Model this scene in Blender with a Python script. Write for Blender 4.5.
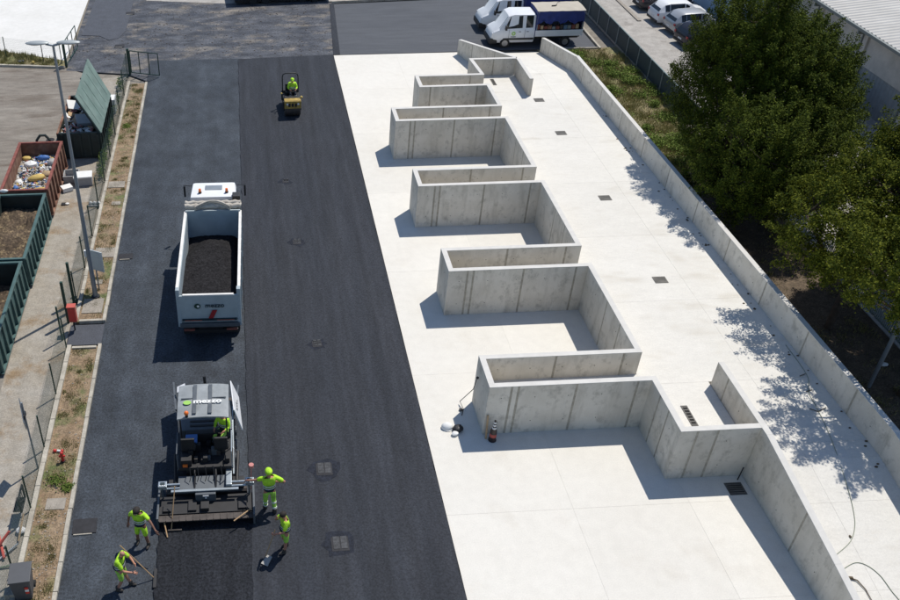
import bpy, bmesh, math, random
import numpy as np
from mathutils import Vector, Matrix, Euler
PI = math.pi; R = math.radians
random.seed(11); rng = np.random.default_rng(5)
for o in list(bpy.data.objects): bpy.data.objects.remove(o)
S = bpy.context.scene; C = S.collection

# ---------------------------------------------------------------- camera
FPX, PITCH, YAW, CX, CY, HC = 907.57, 0.6403287, -0.0660892, 302.76, 300.0, 22.0
cd = bpy.data.cameras.new('camera'); cam = bpy.data.objects.new('camera', cd); C.objects.link(cam)
cd.sensor_fit = 'HORIZONTAL'; cd.sensor_width = 36; cd.lens = 36*FPX/900
cd.shift_x = (450-CX)/900; cd.shift_y = -(300-CY)/900
cd.clip_start = 0.5; cd.clip_end = 2000
cam.location = (0, 0, HC); cam.rotation_euler = (PI/2-PITCH, 0, YAW)
S.camera = cam

# ---------------------------------------------------------------- world, sun, exposure
SUN_EL = R(61.5); SUN_AZ = R(44)          # azimuth measured from +X towards +Y
w = bpy.data.worlds.new('World'); S.world = w; w.use_nodes = True
nt = w.node_tree; bg = nt.nodes['Background']
sky = nt.nodes.new('ShaderNodeTexSky'); sky.sky_type = 'NISHITA'; sky.sun_disc = False
sky.sun_elevation = SUN_EL; sky.sun_rotation = PI/2-SUN_AZ
sky.air_density = 1.0; sky.dust_density = 0.3; sky.ozone_density = 3.0
nt.links.new(sky.outputs[0], bg.inputs[0]); bg.inputs[1].default_value = 0.105
sd = bpy.data.lights.new('sun', 'SUN'); sd.energy = 4.0; sd.angle = R(0.53); sd.color = (1.0, 0.95, 0.87)
sun = bpy.data.objects.new('sun', sd); C.objects.link(sun)
sv = Vector((math.cos(SUN_AZ)*math.cos(SUN_EL), math.sin(SUN_AZ)*math.cos(SUN_EL), math.sin(SUN_EL)))
sun.rotation_euler = sv.to_track_quat('Z', 'Y').to_euler(); sun.location = sv*60
S.view_settings.view_transform = 'Standard'; S.view_settings.look = 'None'
S.view_settings.gamma = 1; S.view_settings.use_curve_mapping = False
S.view_settings.exposure = 0.12

# ---------------------------------------------------------------- materials
def mat(name, col, rough=0.8, metal=0.0, var=0.0, vs=3.0, col2=None, fac=0.5, scale=4.0, stretch=(1,1,1), bump=0.0, bscale=40.0,
        speck=0.0, sscale=60.0, col3=None, s3=0.6, lo3=0.5, hi3=0.62, coords='Object', spec=0.5, rnd=0.0, band=0.0):
    m = bpy.data.materials.new(name); m.use_nodes = True; t = m.node_tree; N = t.nodes; L = t.links
    b = N['Principled BSDF']; b.inputs['Roughness'].default_value = rough; b.inputs['Metallic'].default_value = metal
    b.inputs['Specular IOR Level'].default_value = spec
    tc = N.new('ShaderNodeTexCoord'); mp = N.new('ShaderNodeMapping'); L.new(tc.outputs['Object' if coords == 'Object' else 'Generated'], mp.inputs[0])
    if coords == 'World':
        g = N.new('ShaderNodeNewGeometry'); L.new(g.outputs['Position'], mp.inputs[0])
    mp.inputs['Scale'].default_value = stretch
    src = N.new('ShaderNodeRGB'); src.outputs[0].default_value = (*col, 1); out = src.outputs[0]
    def noise(sc, det=4, vec=mp.outputs[0], ro=0.6):
        n = N.new('ShaderNodeTexNoise'); n.inputs['Scale'].default_value = sc; n.inputs['Detail'].default_value = det
        n.inputs['Roughness'].default_value = ro; L.new(vec, n.inputs['Vector']); return n.outputs[0]
    def ramp(x, a, bb, ca=0.0, cb=1.0):
        r = N.new('ShaderNodeMapRange'); L.new(x, r.inputs[0]); r.inputs[1].default_value = a; r.inputs[2].default_value = bb
        r.inputs[3].default_value = ca; r.inputs[4].default_value = cb; return r.outputs[0]
    def mix(f, a, c, mode='MIX'):
        x = N.new('ShaderNodeMix'); x.data_type = 'RGBA'; x.blend_type = mode
        if isinstance(f, float): x.inputs[0].default_value = f
        else: L.new(f, x.inputs[0])
        L.new(a, x.inputs[6])
        if isinstance(c, tuple): x.inputs[7].default_value = (*c, 1)
        else: L.new(c, x.inputs[7])
        return x.outputs[2]
    if col2: out = mix(ramp(noise(scale, 6), 0.5-fac*0.3, 0.5+fac*0.3), out, col2)
    if col3: out = mix(ramp(noise(s3, 7, ro=0.68), lo3, hi3), out, col3)
    if var:
        v = ramp(noise(vs, 5), 0.3, 0.7, 1-var, 1+var)
        cb = N.new('ShaderNodeCombineColor')
        for i in range(3): L.new(v, cb.inputs[i])
        out = mix(1.0, out, cb.outputs[0], 'MULTIPLY')
    if speck:
        v = ramp(noise(sscale, 2, tc.outputs['Object'] if coords == 'Object' else g.outputs['Position']), 0.3, 0.7, 1-speck, 1+speck)
        cb = N.new('ShaderNodeCombineColor')
        for i in range(3): L.new(v, cb.inputs[i])
        out = mix(1.0, out, cb.outputs[0], 'MULTIPLY')
    if band:      # paver and roller passes: long soft bands across the lane
        m2 = N.new('ShaderNodeMapping'); g2 = N.new('ShaderNodeNewGeometry'); L.new(g2.outputs['Position'], m2.inputs[0]); m2.inputs['Scale'].default_value = (1.0, 0.02, 1)
        v = ramp(noise(1.3, 3, m2.outputs[0]), 0.35, 0.65, 1-band, 1+band); cb = N.new('ShaderNodeCombineColor')
        for i in range(3): L.new(v, cb.inputs[i])
        out = mix(1.0, out, cb.outputs[0], 'MULTIPLY')
    if rnd:
        oi = N.new('ShaderNodeObjectInfo'); v = ramp(oi.outputs['Random'], 0, 1, 1-rnd, 1+rnd); cb = N.new('ShaderNodeCombineColor')
        for i in range(3): L.new(v, cb.inputs[i])
        out = mix(1.0, out, cb.outputs[0], 'MULTIPLY')
    L.new(out, b.inputs['Base Color'])
    if bump:
        bn = N.new('ShaderNodeBump'); bn.inputs['Strength'].default_value = min(1, bump); bn.inputs['Distance'].default_value = 0.02
        L.new(noise(bscale, 4), bn.inputs['Height']); L.new(bn.outputs[0], b.inputs['Normal'])
    return m

def leafmat(name, c1, c2):
    m = bpy.data.materials.new(name); m.use_nodes = True; t = m.node_tree; N = t.nodes; L = t.links
    b = N['Principled BSDF']; b.inputs['Roughness'].default_value = 0.85; b.inputs['Specular IOR Level'].default_value = 0.15
    g = N.new('ShaderNodeNewGeometry'); mx = N.new('ShaderNodeMix'); mx.data_type = 'RGBA'
    L.new(g.outputs['Random Per Island'], mx.inputs[0]); mx.inputs[6].default_value = (*c1, 1); mx.inputs[7].default_value = (*c2, 1)
    L.new(mx.outputs[2], b.inputs['Base Color'])
    tr = N.new('ShaderNodeBsdfTranslucent'); L.new(mx.outputs[2], tr.inputs[0]); ms = N.new('ShaderNodeMixShader'); ms.inputs[0].default_value = 0.16
    L.new(b.outputs[0], ms.inputs[1]); L.new(tr.outputs[0], ms.inputs[2]); L.new(ms.outputs[0], N['Material Output'].inputs[0])
    return m

M = {}
M['slab'] = mat('pale_concrete_slab', (0.63,0.602,0.543), 0.85, col2=(0.695,0.674,0.62), scale=0.4, fac=1.3, var=0.035, vs=3, speck=0.05, sscale=25, bump=0.15, rnd=0.025, col3=(0.59,0.555,0.49), s3=0.35, lo3=0.56, hi3=0.78, coords='World', spec=0.3)
M['slab_deck'] = mat('deck_concrete', (0.615,0.595,0.545), 0.85, col2=(0.685,0.667,0.62), scale=0.6, fac=1.2, var=0.045, vs=4, speck=0.06, sscale=22, bump=0.2, rnd=0.025, col3=(0.55,0.52,0.46), s3=0.5, lo3=0.55, hi3=0.72, coords='World', stretch=(1,2.2,1), spec=0.3)
M['joint'] = mat('joint_filler', (0.61,0.585,0.53), 0.9)
def wallmat():
    m = bpy.data.materials.new('cast_wall_concrete'); m.use_nodes = True; t = m.node_tree; N = t.nodes; L = t.links
    b = N['Principled BSDF']; b.inputs['Roughness'].default_value = 0.85; b.inputs['Specular IOR Level'].default_value = 0.3
    g = N.new('ShaderNodeNewGeometry')
    def noise(sc, st, det=5, ro=0.62, off=0):
        mp = N.new('ShaderNodeMapping'); mp.inputs['Scale'].default_value = st; mp.inputs['Location'].default_value = (off,off,off); L.new(g.outputs['Position'], mp.inputs[0])
        n = N.new('ShaderNodeTexNoise'); n.inputs['Scale'].default_value = sc; n.inputs['Detail'].default_value = det; n.inputs['Roughness'].default_value = ro
        L.new(mp.outputs[0], n.inputs[0]); return n.outputs[0]
    def mr(x, a, c, lo, hi):
        r = N.new('ShaderNodeMapRange'); L.new(x, r.inputs[0])
        for i, v in enumerate((a, c, lo, hi)): r.inputs[i+1].default_value = v
        return r.outputs[0]
    def mix(f, a, c, mode='MIX'):
        x = N.new('ShaderNodeMix'); x.data_type = 'RGBA'; x.blend_type = mode
        L.new(f, x.inputs[0])
        if isinstance(a, tuple): x.inputs[6].default_value = (*a, 1)
        else: L.new(a, x.inputs[6])
        if isinstance(c, tuple): x.inputs[7].default_value = (*c, 1)
        else: L.new(c, x.inputs[7])
        return x.outputs[2]
    c = mix(mr(noise(0.9, (1,1,1.2)), 0.35, 0.65, 0, 1), (0.57,0.53,0.455), (0.66,0.62,0.545))
    c = mix(mr(noise(1.3, (1.6,1.6,0.35), off=9), 0.53, 0.72, 0, 0.62), c, (0.38,0.35,0.29))       # vertical run stains
    c = mix(mr(noise(2.6, (1,1,0.8), 7, 0.72, off=3), 0.52, 0.68, 0, 0.8), c, (0.36,0.335,0.285))     # damp clouds
    c = mix(mr(noise(5, (2.2,2.2,0.12), 3, off=21), 0.60, 0.74, 0, 0.3), c, (0.72,0.70,0.65))     # pale laitance streaks
    c = mix(mr(noise(30, (1,1,1), 2), 0.62, 0.74, 0, 0.35), c, (0.22,0.21,0.19))                  # bug holes
    oi = N.new('ShaderNodeObjectInfo'); v = mr(oi.outputs['Random'], 0, 1, 0.93, 1.07); cb = N.new('ShaderNodeCombineColor')
    for i in range(3): L.new(v, cb.inputs[i])
    one = N.new('ShaderNodeValue'); one.outputs[0].default_value = 1.0
    c = mix(one.outputs[0], c, cb.outputs[0], 'MULTIPLY')
    L.new(c, b.inputs['Base Color'])
    bn = N.new('ShaderNodeBump'); bn.inputs['Strength'].default_value = 0.25; bn.inputs['Distance'].default_value = 0.01
    L.new(noise(18, (1,1,1)), bn.inputs['Height']); L.new(bn.outputs[0], b.inputs['Normal'])
    return m
M['wall'] = wallmat()
M['wjoint'] = mat('wall_joint_mortar', (0.36,0.33,0.27), 0.9, var=0.25, vs=6)
M['cap'] = mat('trowelled_wall_top', (0.58,0.565,0.53), 0.8, var=0.07, vs=3, coords='World')
M['asph_mid'] = mat('rolled_asphalt', (0.0225,0.026,0.034), 0.75, col2=(0.034,0.037,0.045), scale=0.6, fac=0.9, band=0.16, stretch=(1.6,0.16,1), var=0.20, vs=2.2, speck=0.33, sscale=16, bump=0.5, bscale=45, coords='World', spec=0.22)
M['asph_left'] = mat('fresh_coarse_asphalt', (0.019,0.0245,0.033), 0.65, col2=(0.050,0.060,0.074), scale=0.5, fac=0.9, band=0.12, stretch=(1,0.7,1), var=0.30, vs=1.6, speck=0.45, sscale=13, bump=0.9, bscale=30, coords='World', spec=0.3)
M['asph_new'] = mat('hot_black_asphalt', (0.016,0.0175,0.022), 0.8, band=0.2, col2=(0.023,0.025,0.030), scale=1.2, fac=0.8, stretch=(1.6,0.3,1), var=0.14, vs=3, speck=0.5, sscale=14, bump=0.8, bscale=40, coords='World', spec=0.12)
M['asph_tar'] = mat('dark_tar_patch', (0.017,0.020,0.029), 0.8, var=0.25, vs=3, speck=0.4, sscale=14, coords='World', spec=0.2)
M['asph_far'] = mat('grey_asphalt_yard', (0.050,0.055,0.066), 0.75, col2=(0.070,0.075,0.085), scale=0.5, fac=0.9, stretch=(0.25,1.4,1), var=0.12, vs=2, speck=0.25, sscale=25, coords='World')
M['rubble'] = mat('milled_dirty_asphalt', (0.033,0.038,0.050), 0.85, col2=(0.080,0.085,0.098), scale=0.9, fac=0.4, stretch=(0.7,1.2,1), var=0.35, vs=1.5, speck=0.45, sscale=9, col3=(0.20,0.175,0.145), s3=0.55, lo3=0.515, hi3=0.67, bump=1.0, bscale=9, coords='World')
M['patch'] = mat('dark_patch_asphalt', (0.055,0.060,0.074), 0.7, var=0.15, vs=2, speck=0.3, sscale=22, coords='World')
M['yard'] = mat('worn_yard_concrete', (0.165,0.142,0.117), 0.9, col2=(0.25,0.226,0.193), scale=0.6, fac=0.7, stretch=(0.45,1.5,1), var=0.2, vs=2.5, speck=0.14, sscale=16, col3=(0.125,0.10,0.078), s3=0.5, lo3=0.53, hi3=0.68, bump=0.3, bscale=20, coords='World')
M['path'] = mat('dusty_path_concrete', (0.27,0.235,0.185), 0.9, col2=(0.33,0.305,0.265), scale=0.7, fac=0.7, var=0.16, vs=3, speck=0.2, sscale=18, col3=(0.23,0.165,0.10), s3=0.6, lo3=0.52, hi3=0.66, bump=0.3, coords='World')
M['white_far'] = mat('white_concrete_far', (0.62,0.61,0.575), 0.85, col2=(0.68,0.67,0.64), scale=0.4, var=0.05, vs=3, coords='World')
M['park'] = mat('parking_concrete', (0.30,0.28,0.255), 0.9, col2=(0.39,0.37,0.34), scale=0.8, fac=0.8, var=0.16, vs=2.0, speck=0.16, sscale=12, col3=(0.22,0.20,0.18), s3=0.7, lo3=0.56, hi3=0.7, coords='World')
M['soil'] = mat('planter_soil', (0.20,0.135,0.08), 0.95, col2=(0.27,0.20,0.13), scale=1.6, fac=0.6, var=0.3, vs=5, speck=0.35, sscale=18, bump=1, bscale=20, col3=(0.105,0.125,0.045), s3=0.75, lo3=0.5, hi3=0.64, coords='World')
M['verge'] = mat('dry_verge_ground', (0.24,0.18,0.11), 0.95, col2=(0.15,0.16,0.06), scale=0.9, fac=0.7, var=0.35, vs=3, speck=0.35, sscale=14, bump=1, bscale=12, coords='World')
M['shade_soil'] = mat('shade_darkened_soil', (0.075,0.055,0.036), 0.95, col2=(0.135,0.10,0.066), scale=1.4, fac=0.7, var=0.35, vs=4, speck=0.4, sscale=16, bump=1, bscale=15, coords='World')  # soil colour darkened to deepen the shade under the trees
M['kerb'] = mat('kerb_concrete', (0.34,0.31,0.255), 0.9, var=0.18, vs=2, speck=0.15, sscale=22, col2=(0.42,0.39,0.33), scale=1, coords='World')
M['ground'] = mat('dirt_ground', (0.20,0.18,0.15), 0.95, var=0.3, vs=0.3, speck=0.2, sscale=4, coords='World')
def pm(name, col, rough=0.5, metal=0.0, var=0.08, vs=3.0, **k): M[name] = mat(name, col, rough, metal, var=var, vs=vs, **k)
pm('white_paint', (0.74,0.75,0.76), 0.32, var=0.05); pm('black_plastic', (0.018,0.018,0.020), 0.55); pm('tyre', (0.022,0.022,0.022), 0.85)
pm('rim', (0.35,0.35,0.36), 0.4, 0.6); pm('glass_dark', (0.012,0.016,0.02), 0.08, spec=0.6, var=0.0); pm('glass_green', (0.045,0.11,0.11), 0.08, spec=0.6, var=0.35, vs=2.0)
pm('silver_paint', (0.42,0.43,0.44), 0.28, 0.35, var=0.03); pm('dark_paint', (0.035,0.035,0.045), 0.25, 0.3, var=0.03)
pm('red_light', (0.30,0.02,0.025), 0.25, var=0); pm('orange', (0.75,0.16,0.02), 0.35, var=0); pm('lamp_clear', (0.7,0.7,0.7), 0.15, var=0)
pm('tarp_blue', (0.020,0.035,0.17), 0.6, var=0.25, vs=2.5, bump=0.4, bscale=6); pm('tarp_beige', (0.42,0.38,0.31), 0.75, var=0.1, vs=1.5)
pm('tarp_cream', (0.47,0.43,0.37), 0.8, var=0.22, vs=5); pm('body_grey', (0.33,0.385,0.41), 0.5, 0.0, var=0.12, vs=2); pm('rail_white', (0.72,0.70,0.66), 0.55, var=0.12, vs=4)
pm('canopy_grey', (0.215,0.235,0.245), 0.6, var=0.16, vs=2.0, col2=(0.27,0.29,0.30), scale=3); pm('machine_black', (0.012,0.012,0.014), 0.6, var=0.3); pm('machine_grey', (0.085,0.098,0.112), 0.5, 0.2, var=0.2)
pm('steel', (0.42,0.47,0.50), 0.35, 0.7, var=0.12); pm('greasy_steel', (0.065,0.055,0.05), 0.6, 0.3, var=0.35, vs=5); pm('load', (0.021,0.0205,0.022), 0.95, var=0.3, vs=5, speck=0.5, sscale=14, bump=1, bscale=22, spec=0.08)
pm('yellow_paint', (0.36,0.245,0.055), 0.6, var=0.4, vs=7); pm('hiviz', (0.42,0.74,0.03), 0.8, var=0.22, vs=7, bump=0.8, bscale=12); pm('hiviz_dim', (0.31,0.58,0.07), 0.8, var=0.25, vs=7, bump=0.8, bscale=12)
pm('reflect', (0.62,0.64,0.60), 0.4, var=0); pm('navy_cloth', (0.012,0.016,0.03), 0.85); pm('skin', (0.42,0.20,0.13), 0.6, var=0.06); pm('skin_tan', (0.20,0.095,0.06), 0.6, var=0.06)
pm('hair_dark', (0.018,0.013,0.010), 0.8); pm('boot', (0.05,0.042,0.035), 0.8); pm('wood', (0.42,0.27,0.14), 0.7, var=0.15); pm('tool_steel', (0.30,0.29,0.27), 0.5, 0.4)
pm('green_steel', (0.012,0.045,0.032), 0.5, var=0.1); pm('container_teal', (0.052,0.105,0.10), 0.6, var=0.25, vs=2.2, col3=(0.13,0.09,0.06), s3=2.2, lo3=0.62, hi3=0.72)
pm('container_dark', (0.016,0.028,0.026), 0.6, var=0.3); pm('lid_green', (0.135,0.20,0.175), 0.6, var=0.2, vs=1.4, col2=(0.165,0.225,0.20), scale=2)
pm('rust', (0.15,0.065,0.040), 0.9, var=0.35, vs=3, col2=(0.24,0.14,0.095), scale=2); pm('rust_rim', (0.20,0.06,0.045), 0.8, var=0.35, vs=5)
pm('galv', (0.24,0.27,0.30), 0.5, 0.5, var=0.1); pm('lamp_head', (0.33,0.36,0.37), 0.5, 0.2); pm('sign_back', (0.50,0.54,0.55), 0.45, 0.2); pm('red_paint', (0.55,0.035,0.03), 0.4, var=0.12); pm('red_cabinet', (0.48,0.095,0.07), 0.5)
pm('fence_panel', (0.040,0.060,0.068), 0.6, var=0.15, vs=2, speck=0.1, sscale=10); pm('post_grey', (0.34,0.37,0.38), 0.5, 0.3); pm('slate_cap', (0.15,0.20,0.20), 0.6)
pm('building_blue', (0.36,0.47,0.58), 0.8, var=0.06, vs=1); pm('render_grey', (0.46,0.435,0.405), 0.9, var=0.18, vs=1.2, coords='World'); pm('corrugated', (0.24,0.265,0.29), 0.6, 0.2, var=0.12)
pm('roof_sheet', (0.28,0.28,0.275), 0.55, 0.1, var=0.12, vs=0.8, coords='World'); pm('gutter', (0.16,0.18,0.175), 0.6)
pm('grate_dark', (0.045,0.047,0.052), 0.7, 0.2, var=0.5, vs=9); pm('grate', (0.13,0.125,0.115), 0.7, 0.3, var=0.3); pm('void', (0.01,0.01,0.01), 0.9); pm('iron', (0.022,0.022,0.026), 0.75, 0.2, var=0.3, vs=6)
pm('bark', (0.07,0.05,0.035), 0.95, var=0.35, vs=6, bump=1, bscale=14); pm('hose', (0.19,0.23,0.16), 0.6); pm('stick', (0.10,0.075,0.045), 0.9)
pm('poly_white', (0.72,0.72,0.70), 0.7, var=0.06); pm('bottle_dark', (0.030,0.016,0.014), 0.35, var=0.15); pm('cardboard', (0.42,0.30,0.18), 0.85, var=0.15)
pm('bin_grey', (0.075,0.078,0.085), 0.6); pm('navy_body', (0.016,0.035,0.075), 0.5); pm('stone', (0.29,0.26,0.22), 0.9, var=0.2, vs=4, speck=0.2)
pm('waste_yellow', (0.55,0.40,0.12), 0.7); pm('waste_blue', (0.06,0.16,0.42), 0.6); pm('waste_pink', (0.50,0.20,0.18), 0.7); pm('waste_grey', (0.34,0.34,0.34), 0.7); pm('logo_green', (0.30,0.55,0.10), 0.5, var=0); pm('ink_dark', (0.012,0.028,0.035), 0.5, var=0)
pm('compost', (0.085,0.06,0.038), 0.95, var=0.5, vs=4, speck=0.5, sscale=12, bump=1, bscale=10, col3=(0.20,0.15,0.085), s3=3.0, lo3=0.52, hi3=0.66); pm('canvas_blue', (0.10,0.16,0.24), 0.4)
M['leaf_a'] = leafmat('leaf_dark', (0.016,0.033,0.004), (0.105,0.132,0.012)); M['leaf_b'] = leafmat('leaf_olive', (0.024,0.044,0.005), (0.160,0.175,0.016))
M['grass'] = leafmat('grass_blades', (0.12,0.14,0.035), (0.42,0.36,0.18)); M['weed'] = leafmat('weed_leaves', (0.07,0.13,0.02), (0.22,0.27,0.07))

# ---------------------------------------------------------------- mesh helpers
class MB:
    def __init__(s): s.v=[]; s.f=[]; s.m=[]
    def add(s, vs, fs, mi=0):
        b=len(s.v); s.v += [tuple(v) for v in vs]; s.f += [tuple(b+i for i in f) for f in fs]; s.m += [mi]*len(fs); return s
    def box(s, x0,x1,y0,y1,z0,z1, mi=0, T=None):
        vs=[(x,y,z) for z in (z0,z1) for y in (y0,y1) for x in (x0,x1)]
        if T is not None: vs=[tuple(T@Vector(v)) for v in vs]
        return s.add(vs, [(0,2,3,1),(4,5,7,6),(0,1,5,4),(2,6,7,3),(0,4,6,2),(1,3,7,5)], mi)
    def hexa(s, p, mi=0):     # 4 bottom ccw, 4 top ccw
        return s.add(p, [(3,2,1,0),(4,5,6,7),(0,1,5,4),(1,2,6,5),(2,3,7,6),(3,0,4,7)], mi)
    def prism(s, poly, z0, z1, mi=0):
        n=len(poly); z1s = z1 if isinstance(z1,(list,tuple)) else [z1]*n
        vs=[(x,y,z0) for x,y in poly]+[(poly[i][0],poly[i][1],z1s[i]) for i in range(n)]
        return s.add(vs, [tuple(range(n-1,-1,-1)), tuple(range(n,2*n))]+[(i,(i+1)%n,n+(i+1)%n,n+i) for i in range(n)], mi)
    def tube(s, pts, r, n=8, mi=0, cap=True):
        pts=[Vector(p) for p in pts]; rs = r if isinstance(r,(list,tuple)) else [r]*len(pts)
        b=len(s.v); up=Vector((0,0,1)); ax=None
        for i,p in enumerate(pts):
            d=(pts[min(i+1,len(pts)-1)]-pts[max(i-1,0)]).normalized()
            if ax is None: ax = d.cross(up) if abs(d.z)<0.95 else d.cross(Vector((1,0,0)))
            ax=(ax-d*ax.dot(d)).normalized(); bx=d.cross(ax)
            for k in range(n):
                a=2*PI*k/n; q=p+(ax*math.cos(a)+bx*math.sin(a))*rs[i]; s.v.append(tuple(q))
        for i in range(len(pts)-1):
            for k in range(n):
                a=b+i*n+k; c=b+i*n+(k+1)%n; s.f.append((a,c,c+n,a+n)); s.m.append(mi)
        if cap:
            s.f.append(tuple(b+k for k in range(n-1,-1,-1))); s.m.append(mi)
            e=b+(len(pts)-1)*n; s.f.append(tuple(e+k for k in range(n))); s.m.append(mi)
        return s
    def cyl(s, c, r, h, axis='z', n=16, mi=0):
        c=Vector(c); d={'x':Vector((1,0,0)),'y':Vector((0,1,0)),'z':Vector((0,0,1))}[axis]
        return s.tube([c-d*h/2, c+d*h/2], r, n, mi)
    def ball(s, c, r, n=10, m=7, mi=0, sq=(1,1,1), T=None):
        b=len(s.v); c=Vector(c)
        for i in range(m+1):
            th=PI*i/m
            for k in range(n):
                a=2*PI*k/n; q=Vector((math.sin(th)*math.cos(a)*r*sq[0], math.sin(th)*math.sin(a)*r*sq[1], math.cos(th)*r*sq[2]))
                if T is not None: q=T@q
                s.v.append(tuple(c+q))
        for i in range(m):
            for k in range(n):
                s.f.append((b+i*n+k, b+(i+1)*n+k, b+(i+1)*n+(k+1)%n, b+i*n+(k+1)%n)); s.m.append(mi)
        return s
    def build(s, name, mats, parent=None, smooth=False, bevel=0.0, kind=None, label=None, loc=None):
        me=bpy.data.meshes.new(name); me.from_pydata(s.v,[],s.f)
        mats = mats if isinstance(mats,(list,tuple)) else [mats]
        for m in mats: me.materials.append(M[m])
        if len(mats)>1: me.polygons.foreach_set('material_index', s.m)
        if bevel:
            bm=bmesh.new(); bm.from_mesh(me); bmesh.ops.remove_doubles(bm, verts=bm.verts, dist=1e-5)
            ed=[e for e in bm.edges if len(e.link_faces)==2 and e.calc_face_angle(0)>0.5]
            bmesh.ops.bevel(bm, geom=ed, offset=bevel, segments=2, affect='EDGES', profile=0.7); bm.to_mesh(me); bm.free()
        if smooth:
            me.polygons.foreach_set('use_smooth',[True]*len(me.polygons)); me.set_sharp_from_angle(angle=R(smooth if smooth is not True else 40))
        me.update(); return link(name, me, parent, kind, label, loc)
def link(name, me, parent=None, kind=None, label=None, loc=None):
    o=bpy.data.objects.new(name, me); C.objects.link(o)
    if parent is not None: o.parent=parent
    if loc: o.location=loc
    if kind: o['kind']=kind
    if label: o['label']=label
    return o
def thing(name, label, cat, loc=(0,0,0), rz=0.0, group=None):
    o=bpy.data.objects.new(name,None); C.objects.link(o); o.location=loc; o.rotation_euler=(0,0,rz); o.empty_display_size=0.3
    return tag(o,label,cat,group)
def tag(o, label=None, cat=None, group=None, kind=None):
    if label: o['label']=label
    if cat: o['category']=cat
    if group: o['group']=group
    if kind: o['kind']=kind
    return o
def copy_tree(o, parent=None, loc=None, rz=None, label=None, skip=()):
    c=o.copy(); C.objects.link(c)
    if parent is not None: c.parent=parent
    if loc is not None: c.location=loc
    if rz is not None: c.rotation_euler=(0,0,rz)
    if label: c['label']=label
    for ch in [x for x in bpy.data.objects if x.parent==o]:
        if ch.name.split('.')[0] in skip: continue
        copy_tree(ch, c)
    return c
def struct(name, mb, mats, **k):
    return mb.build(name, mats, kind='structure', **k)
def struct_empty(name):
    o=bpy.data.objects.new(name,None); C.objects.link(o); o['kind']='structure'; return o
def text(name, s, size, m, parent, loc, rot, extr=0.004, bold=0.0, sx=1.0):
    cu=bpy.data.curves.new(name,'FONT'); cu.body=s; cu.size=size; cu.extrude=extr; cu.align_x='CENTER'; cu.align_y='CENTER'; cu.offset=bold; cu.resolution_u=3
    t=bpy.data.objects.new('tmp',cu); C.objects.link(t); dg=bpy.context.evaluated_depsgraph_get()
    me=bpy.data.meshes.new_from_object(t.evaluated_get(dg)); bpy.data.objects.remove(t)
    me.materials.clear(); me.materials.append(M[m])
    o=link(name,me,parent); o.location=loc; o.rotation_euler=rot; o.scale=(sx,1,1); return o
def skin(name, P, E, rad, m, parent, sub=1, loc=None):
    me=bpy.data.meshes.new('s'); me.from_pydata([tuple(p) for p in P], E, []); t=bpy.data.objects.new('tmp',me); C.objects.link(t)
    md=t.modifiers.new('k','SKIN'); md.use_smooth_shade=True
    for i,v in enumerate(me.skin_vertices[0].data):
        r=rad[i]; v.radius = (r,r) if not isinstance(r,tuple) else r
    me.skin_vertices[0].data[0].use_root=True
    sb=t.modifiers.new('b','SUBSURF'); sb.levels=sub; sb.render_levels=sub
    dg=bpy.context.evaluated_depsgraph_get(); res=bpy.data.meshes.new_from_object(t.evaluated_get(dg)); bpy.data.objects.remove(t)
    res.materials.clear(); res.materials.append(M[m]); res.name=name
    return link(name,res,parent,loc=loc)

# ---------------------------------------------------------------- ground sheets
struct('ground', MB().add([(-400,-300,-0.10),(400,-300,-0.10),(400,600,-0.10),(-400,600,-0.10)],[(0,1,2,3)]), 'ground')
def sheet(name, poly, z, m, th=0.03):
    return struct(name, MB().prism(poly, z-th, z), m)
# left lane base asphalt, right lane mat, new mat
sheet('asphalt_base_lane', [(-5.93,2),(-0.2,2),(-0.2,55.2),(-5.95,55.2),(-5.95,2)][:4], 0.0, 'asph_left', 0.06)
def wavy(x, y0, y1, amp, step=0.4, seed=1):
    r=random.Random(seed); n=int((y1-y0)/step); return [(x+r.uniform(-amp,amp), y0+(y1-y0)*i/n) for i in range(n+1)]
le=wavy(-0.42,2,55.0,0.03); re_=wavy(5.60,2,55.35,0.022,seed=2)
sheet('asphalt_rolled_lane', re_+le[::-1], 0.045, 'asph_mid', 0.09)
lm=wavy(-3.16,2,18.7,0.045,0.25,3); rm=wavy(-0.36,2,18.7,0.02,0.3,4)
sheet('asphalt_new_mat', rm+lm[::-1], 0.060, 'asph_new', 0.05)
sheet('asphalt_far_yard', [(6.0,55.42),(22.75,55.5),(22.75,66.0),(6.5,65.0)], -0.004, 'asph_far')
sheet('milled_asphalt_area', [(-0.2,55.0),(5.6,55.36),(6.0,55.4),(6.5,65.0),(6.0,66.0),(-1.3,65.6),(-7.0,66.6),(-7.9,70),(-11.2,70),(-11.0,54.0),(-7.2,53.2),(-5.9,52.0),(-5.9,55.1)], -0.008, 'rubble')
sheet('asphalt_patch', [(-10.8,59.9),(-9.6,59.7),(-8.9,58.9),(-8.3,59.2),(-7.95,60.5),(-7.9,70),(-10.7,70)], 0.02, 'patch')
# raised edge strip where the far yard was cut
struct('asphalt_cut_edge', MB().prism([(5.62,55.35),(6.05,55.4),(6.55,65.0),(6.25,65.05)], -0.03, 0.03), 'asph_mid')
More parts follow.
